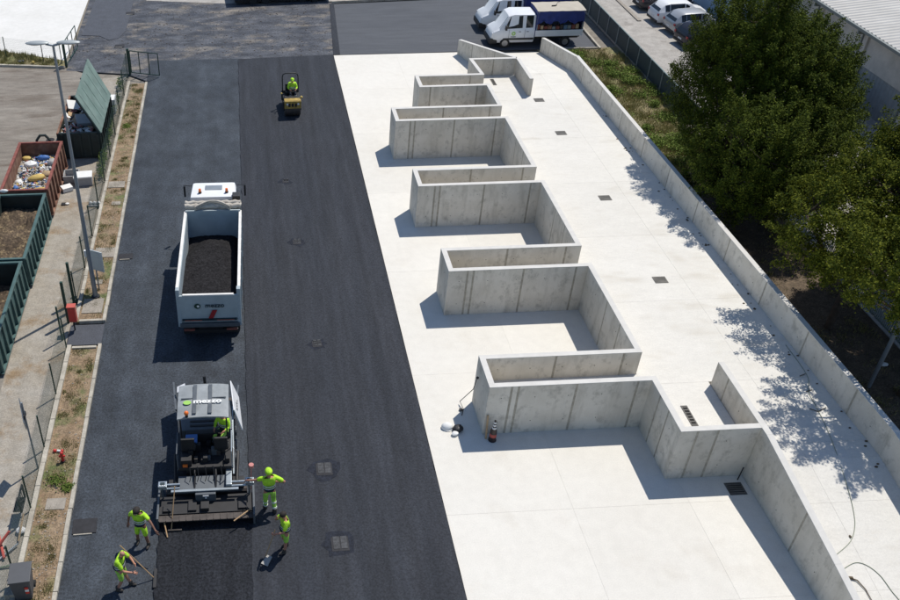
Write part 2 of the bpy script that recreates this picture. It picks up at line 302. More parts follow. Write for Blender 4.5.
# yard on the left
sheet('yard_concrete', [(-40,2),(-9.2,2),(-9.2,38),(-8.9,44),(-8.6,52.6),(-11.0,54.3),(-40,58.5)], -0.012, 'yard')
sheet('service_path', [(-9.2,2),(-7.22,2),(-7.24,53.0),(-8.6,52.6),(-8.9,44),(-9.2,38)], -0.008, 'path')
sheet('white_concrete_yard', [(-60,60.2),(-17.0,58.1),(-11.25,55.6),(-11.25,95),(-60,95)], -0.004, 'white_far')
sheet('grass_strip', [(-40,58.6),(-11.0,54.35),(-11.25,55.6),(-17.0,58.1),(-60,60.2)], -0.01, 'verge')
sheet('far_pavement', [(6.4,65.65),(60,66.6),(60,95),(-11.2,95),(-11.2,70),(-7.9,70),(-7.0,66.7),(-1.3,65.7)], -0.02, 'park')
sheet('parking_lot', [(24.3,2),(90,2),(90,95),(24.3,95)], -0.006, 'park')
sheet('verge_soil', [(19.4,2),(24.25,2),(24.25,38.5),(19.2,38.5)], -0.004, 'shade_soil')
sheet('verge_grass_ground', [(19.2,38.5),(24.25,38.5),(24.25,55.6),(22.76,55.45),(18.8,55.4),(19.0,50)], -0.002, 'verge')

# concrete apron: bedding plus cast panels with open joints
ap=struct('concrete_apron', MB().box(5.64,15.5,2,55.3,-0.06,-0.005), 'joint')
def apron_edge(y): return 5.63
xs=[5.63,9.6,13.3,15.43]; ys=[2,8.5,14.6,18.1,24.6,31.2,37.8,44.2,50.0,55.33]
for j in range(len(ys)-1):
    for i in range(3):
        x0,x1=xs[i],xs[i+1]
        MB().box(x0+0.0025,x1-0.0025,ys[j]+0.0025,ys[j+1]-0.0025,-0.05,0.0).build('slab_panel','slab',ap)
# deck and ramps
RY0, RY1 = 18.6, 12.0    # near ramp top/bottom
def parX(y): return 18.93+(49-y)*0.0125
def deckz(y):
    if y>49: return max(0.0, 1.13*(55.0-y)/6.0)
    if y>RY0: return 1.13
    return max(-0.02, 1.13-0.172*(RY0-y))
dk=struct('raised_deck', MB().box(13.12,18.9,22.4,48.9,-0.02,1.122), 'joint')
def dpanel(poly):
    g=[]; n=len(poly); cx=sum(p[0] for p in poly)/n; cy=sum(p[1] for p in poly)/n
    for x,y in poly: g.append((x+(0.0025 if x<cx else -0.0025), y+(0.0025 if y<cy else -0.0025)))
    m=MB(); m.prism(g, -0.03, [deckz(p[1]) for p in poly]); return m.build('deck_panel','slab_deck',dk)
yy=[19.32,22.35,27.0,31.6,36.2,40.8,45.4,48.98]
for j in range(len(yy)-1):
    dpanel([(13.12,yy[j]),(15.44 if j==0 else 17.0,yy[j]),(15.44 if j==0 else 17.0,yy[j+1]),(13.12,yy[j+1])]) if j<6 else dpanel([(13.12,yy[j]),(17.0,yy[j]),(17.0,yy[j+1]),(13.12,yy[j+1])])
    if j==0: dpanel([(15.67,yy[j]),(17.0,yy[j]),(17.0,yy[j+1]),(15.67,yy[j+1])])
    dpanel([(17.0,yy[j]),(parX(yy[j]),yy[j]),(parX(yy[j+1]),yy[j+1]),(17.0,yy[j+1])])
ry=[6.5,9.2,RY1,14.35,17.1,RY0,19.32]
for j in range(len(ry)-1):
    dpanel([(15.67,ry[j]),(17.0,ry[j]),(17.0,ry[j+1]),(15.67,ry[j+1])]); dpanel([(17.0,ry[j]),(parX(ry[j]),ry[j]),(parX(ry[j+1]),ry[j+1]),(17.0,ry[j+1])])
dpanel([(13.72,54.98),(15.62,48.98),(17.0,48.98),(16.6,54.98)][::1]); dpanel([(16.6,54.98),(17.0,48.98),(parX(49),48.98),(18.80,54.98)])

# ---------------------------------------------------------------- concrete walls
def wall(name, label, segs, group=None, cat='concrete wall'):
    """segs: (p, q, thickness to the left of p->q, z0p,z0q,z1p,z1q, joint fractions in metres)"""
    root=thing(name,label,cat,(segs[0][0][0],segs[0][0][1],0),0,group); ox,oy=segs[0][0]
    for (p,q,t,zp,zq,joints) in segs:
        p=Vector(p); q=Vector(q); L=(q-p).length; d=(q-p)/L; n=Vector((-d.y,d.x))*t
        cuts=[0]+list(joints)+[L]; gap=0.038; cth=0.022
        for i in range(len(cuts)-1):
            a=cuts[i]+(gap if i else 0); b=cuts[i+1]-(gap if i<len(cuts)-2 else 0)
            A=p+d*a; B=p+d*b; za=zp+(zq-zp)*a/L; zb=zp+(zq-zp)*b/L
            pts=[A,B,B+n,A+n]; m=MB(); zt=[za-cth,zb-cth,zb-cth,za-cth]
            m.hexa([(v.x-ox,v.y-oy,-0.04) for v in pts]+[(pts[k].x-ox,pts[k].y-oy,zt[k]) for k in range(4)])
            m.build('wall_panel','wall',root,bevel=0.012)
            inset=n*0.04
            cp=[A+inset*0.6,B+inset*0.6,B+n-inset*0.6,A+n-inset*0.6]
        e=n.normalized()*0.006; tn=n.normalized()*0.002
        cc_=[p-tn,q-tn,q+n+tn,p+n+tn]; zc_=[zp,zq,zq,zp]
        MB().hexa([(v.x-ox,v.y-oy,zc_[k]-cth+0.0005) for k,v in enumerate(cc_)]+[(cc_[k].x-ox,cc_[k].y-oy,zc_[k]) for k in range(4)]).build('wall_top','cap',root,bevel=0.006)
        hm=MB(); nu=n.normalized(); k_=0.45
        while k_<L-0.3:
            if all(abs(k_-c_)>0.15 for c_ in cuts):
                for zf in (0.55,1.62):
                    if zf<min(zp,zq)-0.2:
                        for o_ in (p-nu*0.001, p+n+nu*0.001):
                            b_=o_+d*k_; hm.tube([(b_.x-ox-nu.x*0.004,b_.y-oy-nu.y*0.004,zf),(b_.x-ox+nu.x*0.004,b_.y-oy+nu.y*0.004,zf)],0.017,6)
            k_+=1.12
        if hm.v: hm.build('tie_holes','void',root,kind='stuff')
        cp=[p+d*0.02+e,q-d*0.02+e,q-d*0.02+n-e,p+d*0.02+n-e]
        zt=[zp-0.023,zq-0.023,zq-0.023,zp-0.023]
        if joints: MB().hexa([(v.x-ox,v.y-oy,-0.03) for v in cp]+[(cp[k].x-ox,cp[k].y-oy,zt[k]) for k in range(4)]).build('joint_filler','wjoint',root)
    return root
T=0.2; H=2.13; XB=12.9
teeth=[(7.50,21.47),(7.46,28.08),(7.40,34.65),(7.37,41.2),(9.26,45.24)]
names=['nearest and largest','second from the camera','third from the camera','fourth from the camera','farthest and shortest']
for k,(xl,yf) in enumerate(teeth):
    yr=yf+1.62; Lf=XB+T-xl
    fj=[0.75,0.98,Lf*0.52,Lf-0.65] if k<4 else [0.6,Lf-0.7]
    rj=[Lf*0.47,Lf-0.62] if k<4 else [Lf*0.8]
    wall('divider_wall', 'U shaped grey concrete bay divider on the pale apron, %s of the five'%names[k],
      [((xl,yf),(XB+T,yf),T,H,H,fj), ((xl+T,yf+T+0.002),(xl+T,yr-T-0.002),T,H,H,[]), ((XB+T,yr),(xl,yr),T,H,H,[Lf-j for j in rj][::-1])], 'bay dividers of the concrete apron')
for k in range(4):
    y0=teeth[k][1]+1.622; y1=teeth[k+1][1]-0.002; L=y1-y0
    if L<0.3: continue
    wall('retaining_wall','grey concrete back wall of the loading bay between the %s divider and the one behind'%['nearest','second','third','fourth'][k],
      [((XB+T,y0),(XB+T,y1),T,H,H,[L*0.28,L*0.55] if L>3 else [])], 'bay back walls below the deck')
# nearest bay: back wall, return, and long sloping wall
wall('retaining_wall','stepped grey concrete wall of the nearest bay, turning right to meet the long ramp wall',
   [((XB+T,19.302),(XB+T,21.468),T,H,H,[0.75,1.45]), ((XB,19.1),(15.452,19.1),T,H,H,[0.55,1.2])],'bay back walls below the deck')
wall('ramp_wall','long pale concrete wall sloping down beside the near ramp, with a free end behind the corner',
   [((15.655,18.8),(15.655,22.22),T,H,H,[2.6]), ((15.655,14.5),(15.655,18.798),T,1.50,H,[1.6]), ((15.655,9.5),(15.655,14.498),T,0.68,1.50,[2.4])])
wall('parapet_wall','long grey concrete parapet along the verge and trees, right edge of the deck',
   [((18.84,55.0),(18.93,49.002),T,0.95,2.10,[2.9]), ((18.93,49.0),(parX(18.6),18.6),T,2.14,2.24,[3.0*i+1.5 for i in range(10)]), ((parX(18.6),18.598),(parX(7),7.0),T,2.24,0.45,[3,6,9])])
# far niche
wall('niche_wall','three sided concrete niche at the far end of the deck with a small slot drain',
   [((15.45,45.95),(15.45,48.83),-T,H,H,[]), ((15.45,49.04),(12.75,49.04),T,H,H,[1.3]), ((12.75,48.83),(12.9,46.87),T,H,H,[])])
wall('ramp_wall','low tapering concrete wall at the far ramp mouth beside the white truck',
   [((13.5,55.0),(15.38,49.1),T,0.95,2.09,[1.7,4.2])])
MB().box(12.9,15.43,46.87,48.82,-0.02,1.131).build('deck_panel','slab_deck',dk)
for (xl,yf) in teeth:
    MB().box(xl+T+0.003,XB+T+0.02,yf+T+0.003,yf+1.62-T-0.003,-0.02,1.127).build('deck_panel','slab_deck',dk)
MB().box(12.9,13.125,46.868,46.9,0,1.128).build('deck_panel','slab_deck',dk)

# ---------------------------------------------------------------- drains and covers
def grate(x,y,z,sx,sy,label,bars=5,name='drain_grate',cat='drain'):
    t=thing(name,label,cat,(x,y,z))
    MB().box(-sx/2,sx/2,-sy/2,sy/2,0.001,0.006).build('drain_pit','void',t)
    m=MB(); f=0.035
    m.box(-sx/2,sx/2,-sy/2,-sy/2+f,0.006,0.018).box(-sx/2,sx/2,sy/2-f,sy/2,0.006,0.018).box(-sx/2,-sx/2+f,-sy/2+f,sy/2-f,0.006,0.018).box(sx/2-f,sx/2,-sy/2+f,sy/2-f,0.006,0.018)
    m.build('frame','grate',t)
    if sx>sy*2 or sy>sx*2:
        n=max(4,int(max(sx,sy)/0.12))
        for i in range(n):
            a=-max(sx,sy)/2+(i+0.5)*max(sx,sy)/n
            MB().box(-sx/2+f,sx/2-f,a-0.02,a+0.02,0.006,0.016).build('bar','grate',t)
    else:
        for i in range(bars):
            a=-sy/2+f+(i+0.5)*(sy-2*f)/bars; MB().box(-sx/2+f,sx/2-f,a-0.026,a+0.026,0.006,0.016).build('bar','grate',t)
    return t
for (x,y,s) in ((15.94,45.35,'farthest square iron drain grate on the deck, beyond the small drain slot'),(15.96,41.33,'square iron drain grate on the deck, second from the far ramp'),(16.03,34.77,'square iron drain grate in the middle of the sunlit deck'),(16.08,28.34,'square iron drain grate on the deck near the mottled tree shadow')):
    grate(x,y,1.131,0.52,0.42,s)
grate(14.1,20.75,1.131,0.22,0.95,'narrow slot drain on the deck beside the free standing wall end')
grate(14.02,47.9,1.133,0.20,0.85,'narrow slot drain inside the far concrete niche')
grate(14.98,18.55,0.001,0.55,0.5,'dark square drain in the shaded corner of the nearest bay')
def road_grate(x,y,label,z=0.045,s=0.52):
    t=thing('road_grate',label,'road drain',(x,y,z),R(random.uniform(-4,4)))
    MB().box(-s/2,s/2,-s/2,s/2,0.001,0.010).build('frame','iron',t,bevel=0.003)
    for i in range(4):
        for j in range(2):
            MB().box(-s/2+0.06+j*s*0.44,-s/2+0.02+(j+1)*s*0.44,-s/2+0.08+i*s*0.22,-s/2+0.19+i*s*0.22,0.010,0.02).build('bar','grate_dark',t)
    rr=random.Random(int(x*7+y)); n_=14; sheet('tar_patch',[(x+(s*1.0+rr.uniform(-.12,.12))*math.cos(2*PI*k/n_),y+(s*0.95+rr.uniform(-.12,.12))*math.sin(2*PI*k/n_)) for k in range(n_)],z+0.003,'asph_tar',0.02)
    return t
road_grate(2.03,20.2,'square iron road grate in the rolled lane, second from the camera')
road_grate(2.25,17.2,'square iron road grate in the rolled lane, nearest the camera')
road_grate(2.3,26.57,'small square road grate in the middle of the rolled lane, third from the camera',s=0.36)
road_grate(1.97,33.7,'small square road grate in the rolled lane, level with the dump truck load',s=0.36)
road_grate(1.75,39.2,'small square road grate in the rolled lane beyond the dump truck cab',s=0.3)
def cover(x,y,label,sx,sy,z=0.0):
    t=thing('manhole_cover',label,'manhole cover',(x,y,z),R(2)); MB().box(-sx/2,sx/2,-sy/2,sy/2,0.0,0.03).build('cover_plate','iron',t,bevel=0.006)
    MB().box(-sx/2+0.05,sx/2-0.12,-sy/2-0.05,-sy/2-0.015,0,0.04).build('frame_lip','kerb',t); return t
cover(-5.42,18.4,'dark square manhole cover in the coarse asphalt beside the kerb',0.72,0.56)
cover(-5.5,33.1,'small rectangular cover with pale lip at the kerb side opposite the lamp post',0.6,0.42)
cover(-7.95,64.0,'small concrete manhole frame at the edge of the dark patch, farthest',0.6,0.5)
cover(-8.1,57.8,'small concrete manhole frame beside the open gate',0.6,0.5)

# ---------------------------------------------------------------- planter and kerbs
struct('planter_bed', MB().prism([(-7.06,2),(-6.03,2),(-6.0,27.0),(-6.98,27.0)],-0.05,0.045).prism([(-6.98,28.55),(-6.0,28.55),(-5.98,51.6),(-6.75,51.6),(-7.04,45)],-0.05,0.045), 'soil')
struct('asphalt_crossing', MB().prism([(-7.2,27.16),(-5.9,27.16),(-5.9,28.4),(-7.2,28.4)],-0.04,0.004), 'patch')
kr=struct_empty('kerb')
def kerbline(p,q,w,h,L=1.0,seed=0):
    r=random.Random(seed); p=Vector(p); q=Vector(q); D=(q-p).length; n=max(1,round(D/L)); d=(q-p)/D; nn=Vector((-d.y,d.x))*w
    for i in range(n):
        a=p+d*(D*i/n+0.008); b=p+d*(D*(i+1)/n-0.008); j=r.uniform(-0.008,0.008); k=r.uniform(-0.006,0.006); off=nn.normalized()*j
        a=a+off; b=b+off
        m=MB(); m.hexa([(v.x,v.y,-0.05) for v in (a,b,b+nn,a+nn)]+[(v.x,v.y,h+k) for v in (a,b,b+nn,a+nn)]); m.build('kerb_stone','kerb',kr,bevel=0.012)
kerbline((-5.88,9),(-5.86,27.1),0.13,0.11,seed=1); kerbline((-5.86,28.5),(-5.86,51.7),0.13,0.11,seed=2)
kerbline((-7.04,9),(-6.98,27.05),0.16,0.13,seed=3); kerbline((-6.96,28.6),(-6.9,51.9),0.14,0.11,seed=4)
kerbline((-6.95,26.98),(-6.03,26.98),-0.12,0.11,0.95,seed=5); kerbline((-6.9,28.5),(-6.0,28.5),0.12,0.11,0.9,seed=6)
kerbline((-40,58.6),(-11.1,54.25),0.16,0.12,1.0,seed=7); kerbline((22.8,55.2),(22.85,59.5),-0.13,0.11,1.0,seed=8); kerbline((19.2,55.38),(22.75,55.4),-0.12,0.10,1.0,seed=9)
kerbline((6.4,65.25),(23,66.4),0.2,0.12,1.0,seed=10)
pv=struct_empty('stepping_stones')
for (x,y,sx,sy) in ((-6.5,39.4,0.8,0.6),(-6.35,37.6,0.42,0.3),(-6.42,33.4,0.85,0.75),(-6.48,29.55,0.8,0.95),(-6.42,19.3,0.6,0.45),(-6.45,31.2,0.35,0.3)):
    MB().box(x-sx/2,x+sx/2,y-sy/2,y+sy/2,0.02,0.075).build('paving_slab','stone',pv,bevel=0.01)

# ---------------------------------------------------------------- vegetation helpers
def scatter(name, cen, nrm, size, m, parent=None, kind=None, aspect=1.0, tri=False, jit=0.6):
    n=len(cen); a=rng.normal(size=(n,3)); nrm=nrm/np.linalg.norm(nrm,axis=1,keepdims=True); nn=nrm+jit*rng.normal(size=(n,3)); nn/=np.linalg.norm(nn,axis=1,keepdims=True)
    u=np.cross(nn,a); u/=np.linalg.norm(u,axis=1,keepdims=True); v=np.cross(nn,u); s=(size*(0.6+0.8*rng.random(n)))[:,None]
    P=np.stack([cen-u*s*0.5, cen-v*s*0.35*aspect, cen+u*s*0.5, cen+v*s*0.35*aspect],1).reshape(-1,3)
    me=bpy.data.meshes.new(name); me.vertices.add(4*n); me.vertices.foreach_set('co',P.astype(np.float32).ravel())
    me.loops.add(4*n); me.loops.foreach_set('vertex_index',np.arange(4*n,dtype=np.int32)); me.polygons.add(n)
    me.polygons.foreach_set('loop_start',np.arange(0,4*n,4,dtype=np.int32)); me.update(calc_edges=True); me.materials.append(M[m])
    return link(name,me,parent,kind)
def blades(name, xy, z, h, m, wd=0.012, lean=0.35, parent=None, kind='stuff'):
    n=len(xy); base=np.column_stack([xy,z*np.ones(n)]); a=rng.random(n)*2*PI; hh=h*(0.5+rng.random(n)); wdv=np.column_stack([np.cos(a),np.sin(a),0*a])*wd
    tip=base+np.column_stack([lean*hh*rng.normal(size=n)*0.7, lean*hh*rng.normal(size=n)*0.7, hh]); P=np.stack([base-wdv,base+wdv,tip],1).reshape(-1,3)
    me=bpy.data.meshes.new(name); me.vertices.add(3*n); me.vertices.foreach_set('co',P.astype(np.float32).ravel()); me.loops.add(3*n)
    me.loops.foreach_set('vertex_index',np.arange(3*n,dtype=np.int32)); me.polygons.add(n); me.polygons.foreach_set('loop_start',np.arange(0,3*n,3,dtype=np.int32)); me.update(calc_edges=True)
    me.materials.append(M[m]); return link(name,me,parent,kind)
def clumpy(n, x0,x1,y0,y1, k, sp, seed, dens=None):
    r=np.random.default_rng(seed); c=np.column_stack([r.uniform(x0,x1,k),r.uniform(y0,y1,k)]); i=r.integers(0,k,n); p=c[i]+r.normal(size=(n,2))*sp*(0.4+r.random((k,1))[i])
    q=p[(p[:,0]>x0)&(p[:,0]<x1)&(p[:,1]>y0)&(p[:,1]<y1)]; return q
# verge grass and weeds
g=clumpy(42000,19.35,24.1,38,55.2,330,0.30,2); tag(blades('verge_grass',g,0,0.16,'grass',0.014), 'rough dry and green grass along the verge behind the parapet','grass')
g=clumpy(20000,19.6,24.0,39,54.8,48,0.26,3); cen=np.column_stack([g,0.05+0.28*rng.random(len(g))**1.5]); nr=np.tile([0,0,1.0],(len(g),1))
tag(scatter('verge_weeds',cen,nr,0.085,'weed',kind='stuff',jit=0.9),'bright green leafy weeds among the verge grass','weeds')
g=clumpy(5000,19.4,24.0,14,38,70,0.2,4); tag(blades('dry_grass',g,0,0.10,'grass',0.012),'sparse dry grass on the shaded soil under the trees','grass')
g=clumpy(9000,-6.95,-6.05,9,26.9,60,0.13,5); g2=clumpy(11000,-6.9,-6.05,28.7,51.5,80,0.14,6); tag(blades('planter_grass',np.vstack([g,g2]),0.045,0.06,'grass',0.010),'thin tufts of grass in the planter bed between the kerbs','grass')
g=clumpy(5000,-16.5,-11.6,54.6,57.5,60,0.18,7); g=np.array([p for p in g if (54.35+( -11.0-p[0])*0.146)<p[1]<(55.5+(-11.25-p[0])*0.435)]); tag(blades('strip_grass',g,0,0.22,'grass',0.018),'green grass strip in front of the white concrete yard','grass')
g=clumpy(3500,-7.6,-7.2,40,52.5,20,0.12,8); cen=np.column_stack([g,0.05+0.5*rng.random(len(g))]); tag(scatter('fence_creeper',cen,np.tile([1.0,0,0.3],(len(g),1)),0.08,'weed',kind='stuff',jit=0.9),'green creeper growing along the foot of the mesh fence','creeper')
def small_plant(x,y,r,label,z=0.045,n=380,m='weed'):
    p=rng.normal(size=(n,3))*[r*0.5,r*0.5,r*0.3]; p[:,2]=abs(p[:,2])+0.02
    o=scatter('weed_plant',p,p+[0,0,0.2],0.055,m,jit=0.7,kind='stuff'); o.location=(x,y,z); tag(o,label,'plant'); return o
small_plant(-6.55,20.25,0.28,'bright green weed in the planter just below the red hydrant')
small_plant(-6.15,19.95,0.20,'paler green weed at the kerb side of the planter near the manhole')
small_plant(-6.6,45.8,0.22,'small green weed in the planter near the open gate')
# pebbles and litter specks
m=MB(); r=random.Random(9)
for i in range(420):
    x=r.uniform(-7.0,-6.05); y=r.uniform(12,19) if i<220 else r.uniform(19,51); s=r.uniform(0.015,0.045)
    if 27<y<28.5: continue
    m.ball((x,y,0.05),s,5,3,0,(1,0.8,0.6))
tag(m.build('planter_pebbles','stone',kind='stuff'),'scattered pebbles and rubble in the planter bed','pebbles')
m=MB(); r=random.Random(4)
for i in range(420):
    x=r.uniform(-10.8,5.6); y=r.uniform(55.3,65.2); s=r.uniform(0.02,0.07)
    if y<54.3+(-x-10)*0.1: continue
    m.ball((x,y,0.0),s,5,3,0,(1,0.9,0.5))
tag(m.build('asphalt_rubble','greasy_steel',kind='stuff'),'loose crumbs of milled asphalt and gravel on the dirty surface','rubble')
m=MB()
for i in range(60):
    y=r.uniform(22,44) if i<44 else r.uniform(15,22); x=parX(y)-abs(r.gauss(0,0.22))-0.05; s=r.uniform(0.025,0.07); z=deckz(y)+0.004
    m.ball((x,y,z+0.01),s,6,3,0,(1,0.7,0.25))
tag(m.build('fallen_leaves','stick',kind='stuff'),'dead leaves and twigs collected along the foot of the parapet','leaves')

# trees -------------------------------------------------------------------------
def tree(name,label,base,trunks,masses,nspray,per,size,m,seed,spread=0.15,length=(0.45,1.0),upw=0.9,hollow=0.45,cat='tree'):
    """crown = leafy sprays growing outwards and upwards inside uneven masses"""
    t=thing(name,label,cat,(base[0],base[1],0)); bx,by=base; r=np.random.default_rng(seed); off=np.array([bx,by,0.0])
    tm=MB(); lm=MB()
    for pts,rad in trunks: tm.tube([(p[0]-bx,p[1]-by,p[2]) for p in pts],rad,9)
    tm.build('trunk','bark',t,smooth=True)
    W=np.array([a[1][0]*a[1][1]*a[1][2] for a in masses])**0.72; W/=W.sum(); P=[];D=[]
    for k,(c,rd,zmin) in enumerate(masses):
        n=int(nspray*W[k]); d=r.normal(size=(n,3)); d/=np.linalg.norm(d,axis=1,keepdims=True)
        bl=r.normal(size=(26,3)); bl/=np.linalg.norm(bl,axis=1,keepdims=True); am=r.uniform(-0.24,0.22,26)
        mod=1+(np.exp((d@bl.T-1)/0.035)*am).sum(1)
        dens=(np.exp((d@bl.T-1)/0.05)*am).sum(1); keep=r.random(n)<np.clip(0.85+3.0*dens,0.25,1)
        kk=(hollow+(1-hollow)*r.random(n)**0.55)*mod; p=np.array(c)+d*np.array(rd)*kk[:,None]
        keep&=(p[:,2]>zmin); P.append(p[keep]); D.append(d[keep])
    P=np.vstack(P)-off; D=np.vstack(D); n=len(P)
    dr=D*[1,1,0.5]+np.array([0,0,upw])+0.35*r.normal(size=(n,3)); dr/=np.linalg.norm(dr,axis=1,keepdims=True)
    L=r.uniform(length[0],length[1],n); g_=r.uniform(0.55,1.45,n); cnt=np.maximum(12,(per*g_*L/np.mean(length)).astype(int)); idx=np.repeat(np.arange(n),cnt)
    u=r.random(len(idx))**0.8; sp=(spread*(1.15-u)**0.8+0.02)*g_[idx]**0.5
    cen=P[idx]+dr[idx]*(u*L[idx])[:,None]+r.normal(size=(len(idx),3))*sp[:,None]
    scatter('crown',cen,dr[idx]*0.4+D[idx]*0.6+[0,0,0.35],size,m,t,jit=0.65)
    nodes=[Vector(q)-Vector(off) for pts,_ in trunks for q in pts[1:]]
    for i in r.choice(n,min(n,150),replace=False):
        c=Vector(P[i]); a=min(nodes,key=lambda q:(q-c).length+(1.5 if q.z>c.z else 0)); mid=a.lerp(c,0.5)+Vector((r.uniform(-.2,.2),r.uniform(-.2,.2),-0.12))
        lm.tube([a,mid,c],[0.055,0.035,0.012],5,cap=False)
    lm.build('limbs','bark',t,smooth=True); return t

# ---------------------------------------------------------------- vehicles
def loft(st):
    m=MB(); ns=len(st); k=None
    rows=[]
    for (x,hw,zb,be,tp,ht) in st:
        a=[(x,-hw*0.90,zb),(x,-hw,zb+0.35*(be-zb)),(x,-hw*0.985,be-0.02),(x,-(hw*0.95 if tp-be<0.12 else hw*0.955),be+0.02*(tp>be+0.02)),(x,-ht,tp-0.05*(tp>be+0.05)),(x,-ht*0.72,tp)]
        b=[(x,-q[1],q[2]) for q in a[::-1]]; rows.append(a+b)
    n=len(rows[0]); V=[p for r_ in rows for p in r_]; F=[]
    for i in range(ns-1):
        for j in range(n): 
            a=i*n+j; b=i*n+(j+1)%n; F.append((a,b,b+n,a+n))
    F.append(tuple(range(n-1,-1,-1))); F.append(tuple((ns-1)*n+j for j in range(n)))
    m.add(V,F); return m, rows
def glassquad(m, q, margin=0.08, out=0.012):
    q=[Vector(p) for p in q]; c=sum(q,Vector())/4; q=[p+(c-p)*margin for p in q]; n=(q[1]-q[0]).cross(q[3]-q[0]).normalized()
    if (n.z<0 if abs(c.y)<0.2 else n.y*c.y<0): n=-n
    m.add([p+n*out for p in q]+[p-n*0.006 for p in q],[(0,1,2,3),(0,4,5,1),(1,5,6,2),(2,6,7,3),(3,7,4,0)])
def wheel(x,y,r,w,parent,out=1,rim='rim'):
    t=MB().cyl((0,0,0),r,w,'y',18).build('wheel','tyre',parent,smooth=True,loc=(x,y,r)); 
    MB().cyl((0,out*(w/2+0.004),0),r*0.62,0.02,'y',14).build('hubcap',rim,t,smooth=True); return t
def car(label,paint,loc,rz,st,wins,wind,rearw,wx,roofpaint=None,r=0.27,group=None,name='parked_car',cat='car'):
    t=thing(name,label,cat,loc,rz,group); m,rows=loft(st); b=m.build('body',paint,t,smooth=35,bevel=0.0)
    for s in (0,1):
        for (i,j) in wins:
            g=MB(); a=(2,4) if s==0 else (9,7)
            glassquad(g,[Vector(rows[i][3 if s==0 else 8]),Vector(rows[j][3 if s==0 else 8]),Vector(rows[j][a[1]]),Vector(rows[i][a[1]])],0.07); g.build('side_window','glass_dark',t)
    for nm,(i,j) in (('windscreen',wind),('rear_window',rearw)):
        if i is None: continue
        g=MB(); glassquad(g,[rows[i][4],rows[i][7],rows[j][7],rows[j][4]],0.10,0.015); g.build(nm,'glass_dark',t)
    hw=max(s_[1] for s_ in st); x0=st[0][0]; x1=st[-1][0]
    for x in wx:
        for s in (-1,1): wheel(x,s*(hw-0.075),r,0.17,t,s)
    for s in (-1,1):
        MB().box(-0.05,0.16,-0.09,0.09,-0.07,0.07).build('tail_light','red_light',t,bevel=0.02,loc=(x0+0.05,s*(hw-0.14),st[1][3]-0.12))
        MB().box(-0.14,0.05,-0.10,0.10,-0.05,0.05).build('headlight','lamp_clear',t,bevel=0.02,loc=(x1-0.14,s*(hw-0.2),0.60))
        MB().box(-0.05,0.05,-0.06,0.06,-0.045,0.045).build('wing_mirror',paint,t,bevel=0.02,loc=(x0+(x1-x0)*0.66,s*(hw+0.06),st[3][3]+0.06))
    MB().box(-0.015,0,-0.2,0.2,-0.05,0.05).build('number_plate','poly_white',t,loc=(x0-0.004,0,0.5))
    MB().box(-0.03,0.3,-hw*0.86,hw*0.86,-0.08,0.06).build('bumper','black_plastic',t,bevel=0.03,loc=(x0-0.01,0,0.30))
    if roofpaint:
        i,j=roofpaint[1]; g=MB(); glassquad(g,[rows[i][4],rows[i][7],rows[j][7],rows[j][4]],0.02,0.012); g.build('roof_panel_or_glint',roofpaint[0],t)
    return t
hatch=[(0,0.70,0.30,0.62,0.64,0.60),(0.06,0.80,0.22,0.86,0.90,0.66),(0.48,0.83,0.19,0.90,1.36,0.56),(0.8,0.84,0.19,0.90,1.42,0.58),(1.9,0.84,0.19,0.88,1.43,0.60),(2.35,0.84,0.19,0.88,1.36,0.58),(2.95,0.83,0.19,0.86,0.92,0.66),(3.6,0.78,0.20,0.74,0.80,0.60),(3.88,0.66,0.28,0.55,0.60,0.50)]
W_=[(2,3),(3,4),(4,5)]
G='cars parked nose in to the pale building'
car('white hatchback with a dark roof, parked second from the back in the row','white_paint',(28.0,59.9,0),R(4),hatch,[(2,3),(3,4),(4,6)],(5,6),(1,2),(0.75,3.1),('dark_paint',(3,4)),group=G)
car('silver white people carrier parked between the white and the dark car','silver_paint',(28.3,57.9,0),R(6),hatch,[(2,3),(3,4),(4,6)],(5,6),(1,2),(0.75,3.1),group=G)
car('dark grey hatchback with a bright reflection painted in silver on its rear roof, nearest of the parked row','dark_paint',(28.15,55.55,0),R(8),hatch,[(2,3),(3,4),(4,6)],(5,6),(1,2),(0.75,3.1),('silver_paint',(2,3)),group=G)  # silver panel on the rear roof paints the sun's reflection
car('dark car at the top edge of the car park, farthest of the row','dark_paint',(28.0,62.7,0),R(4),hatch,[(2,3),(3,4),(4,6)],(5,6),(1,2),(0.75,3.1),group=G)
car('dark low car mostly hidden by the tree, beyond the dark hatchback','dark_paint',(28.9,53.1,0),R(8),hatch,[(2,3),(3,4),(4,6)],(5,6),(1,2),(0.75,3.1),group=G)
car('pale blue van roof showing between the trees and the corrugated wall','silver_paint',(31.3,43.4,0),R(75),[(a*1.15,b*1.05,c,d*1.25,e*1.28,f*1.15) for a,b,c,d,e,f in hatch],W_,(5,6),(1,2),(0.85,3.5),('canvas_blue',(3,4)),name='parked_van',cat='van')

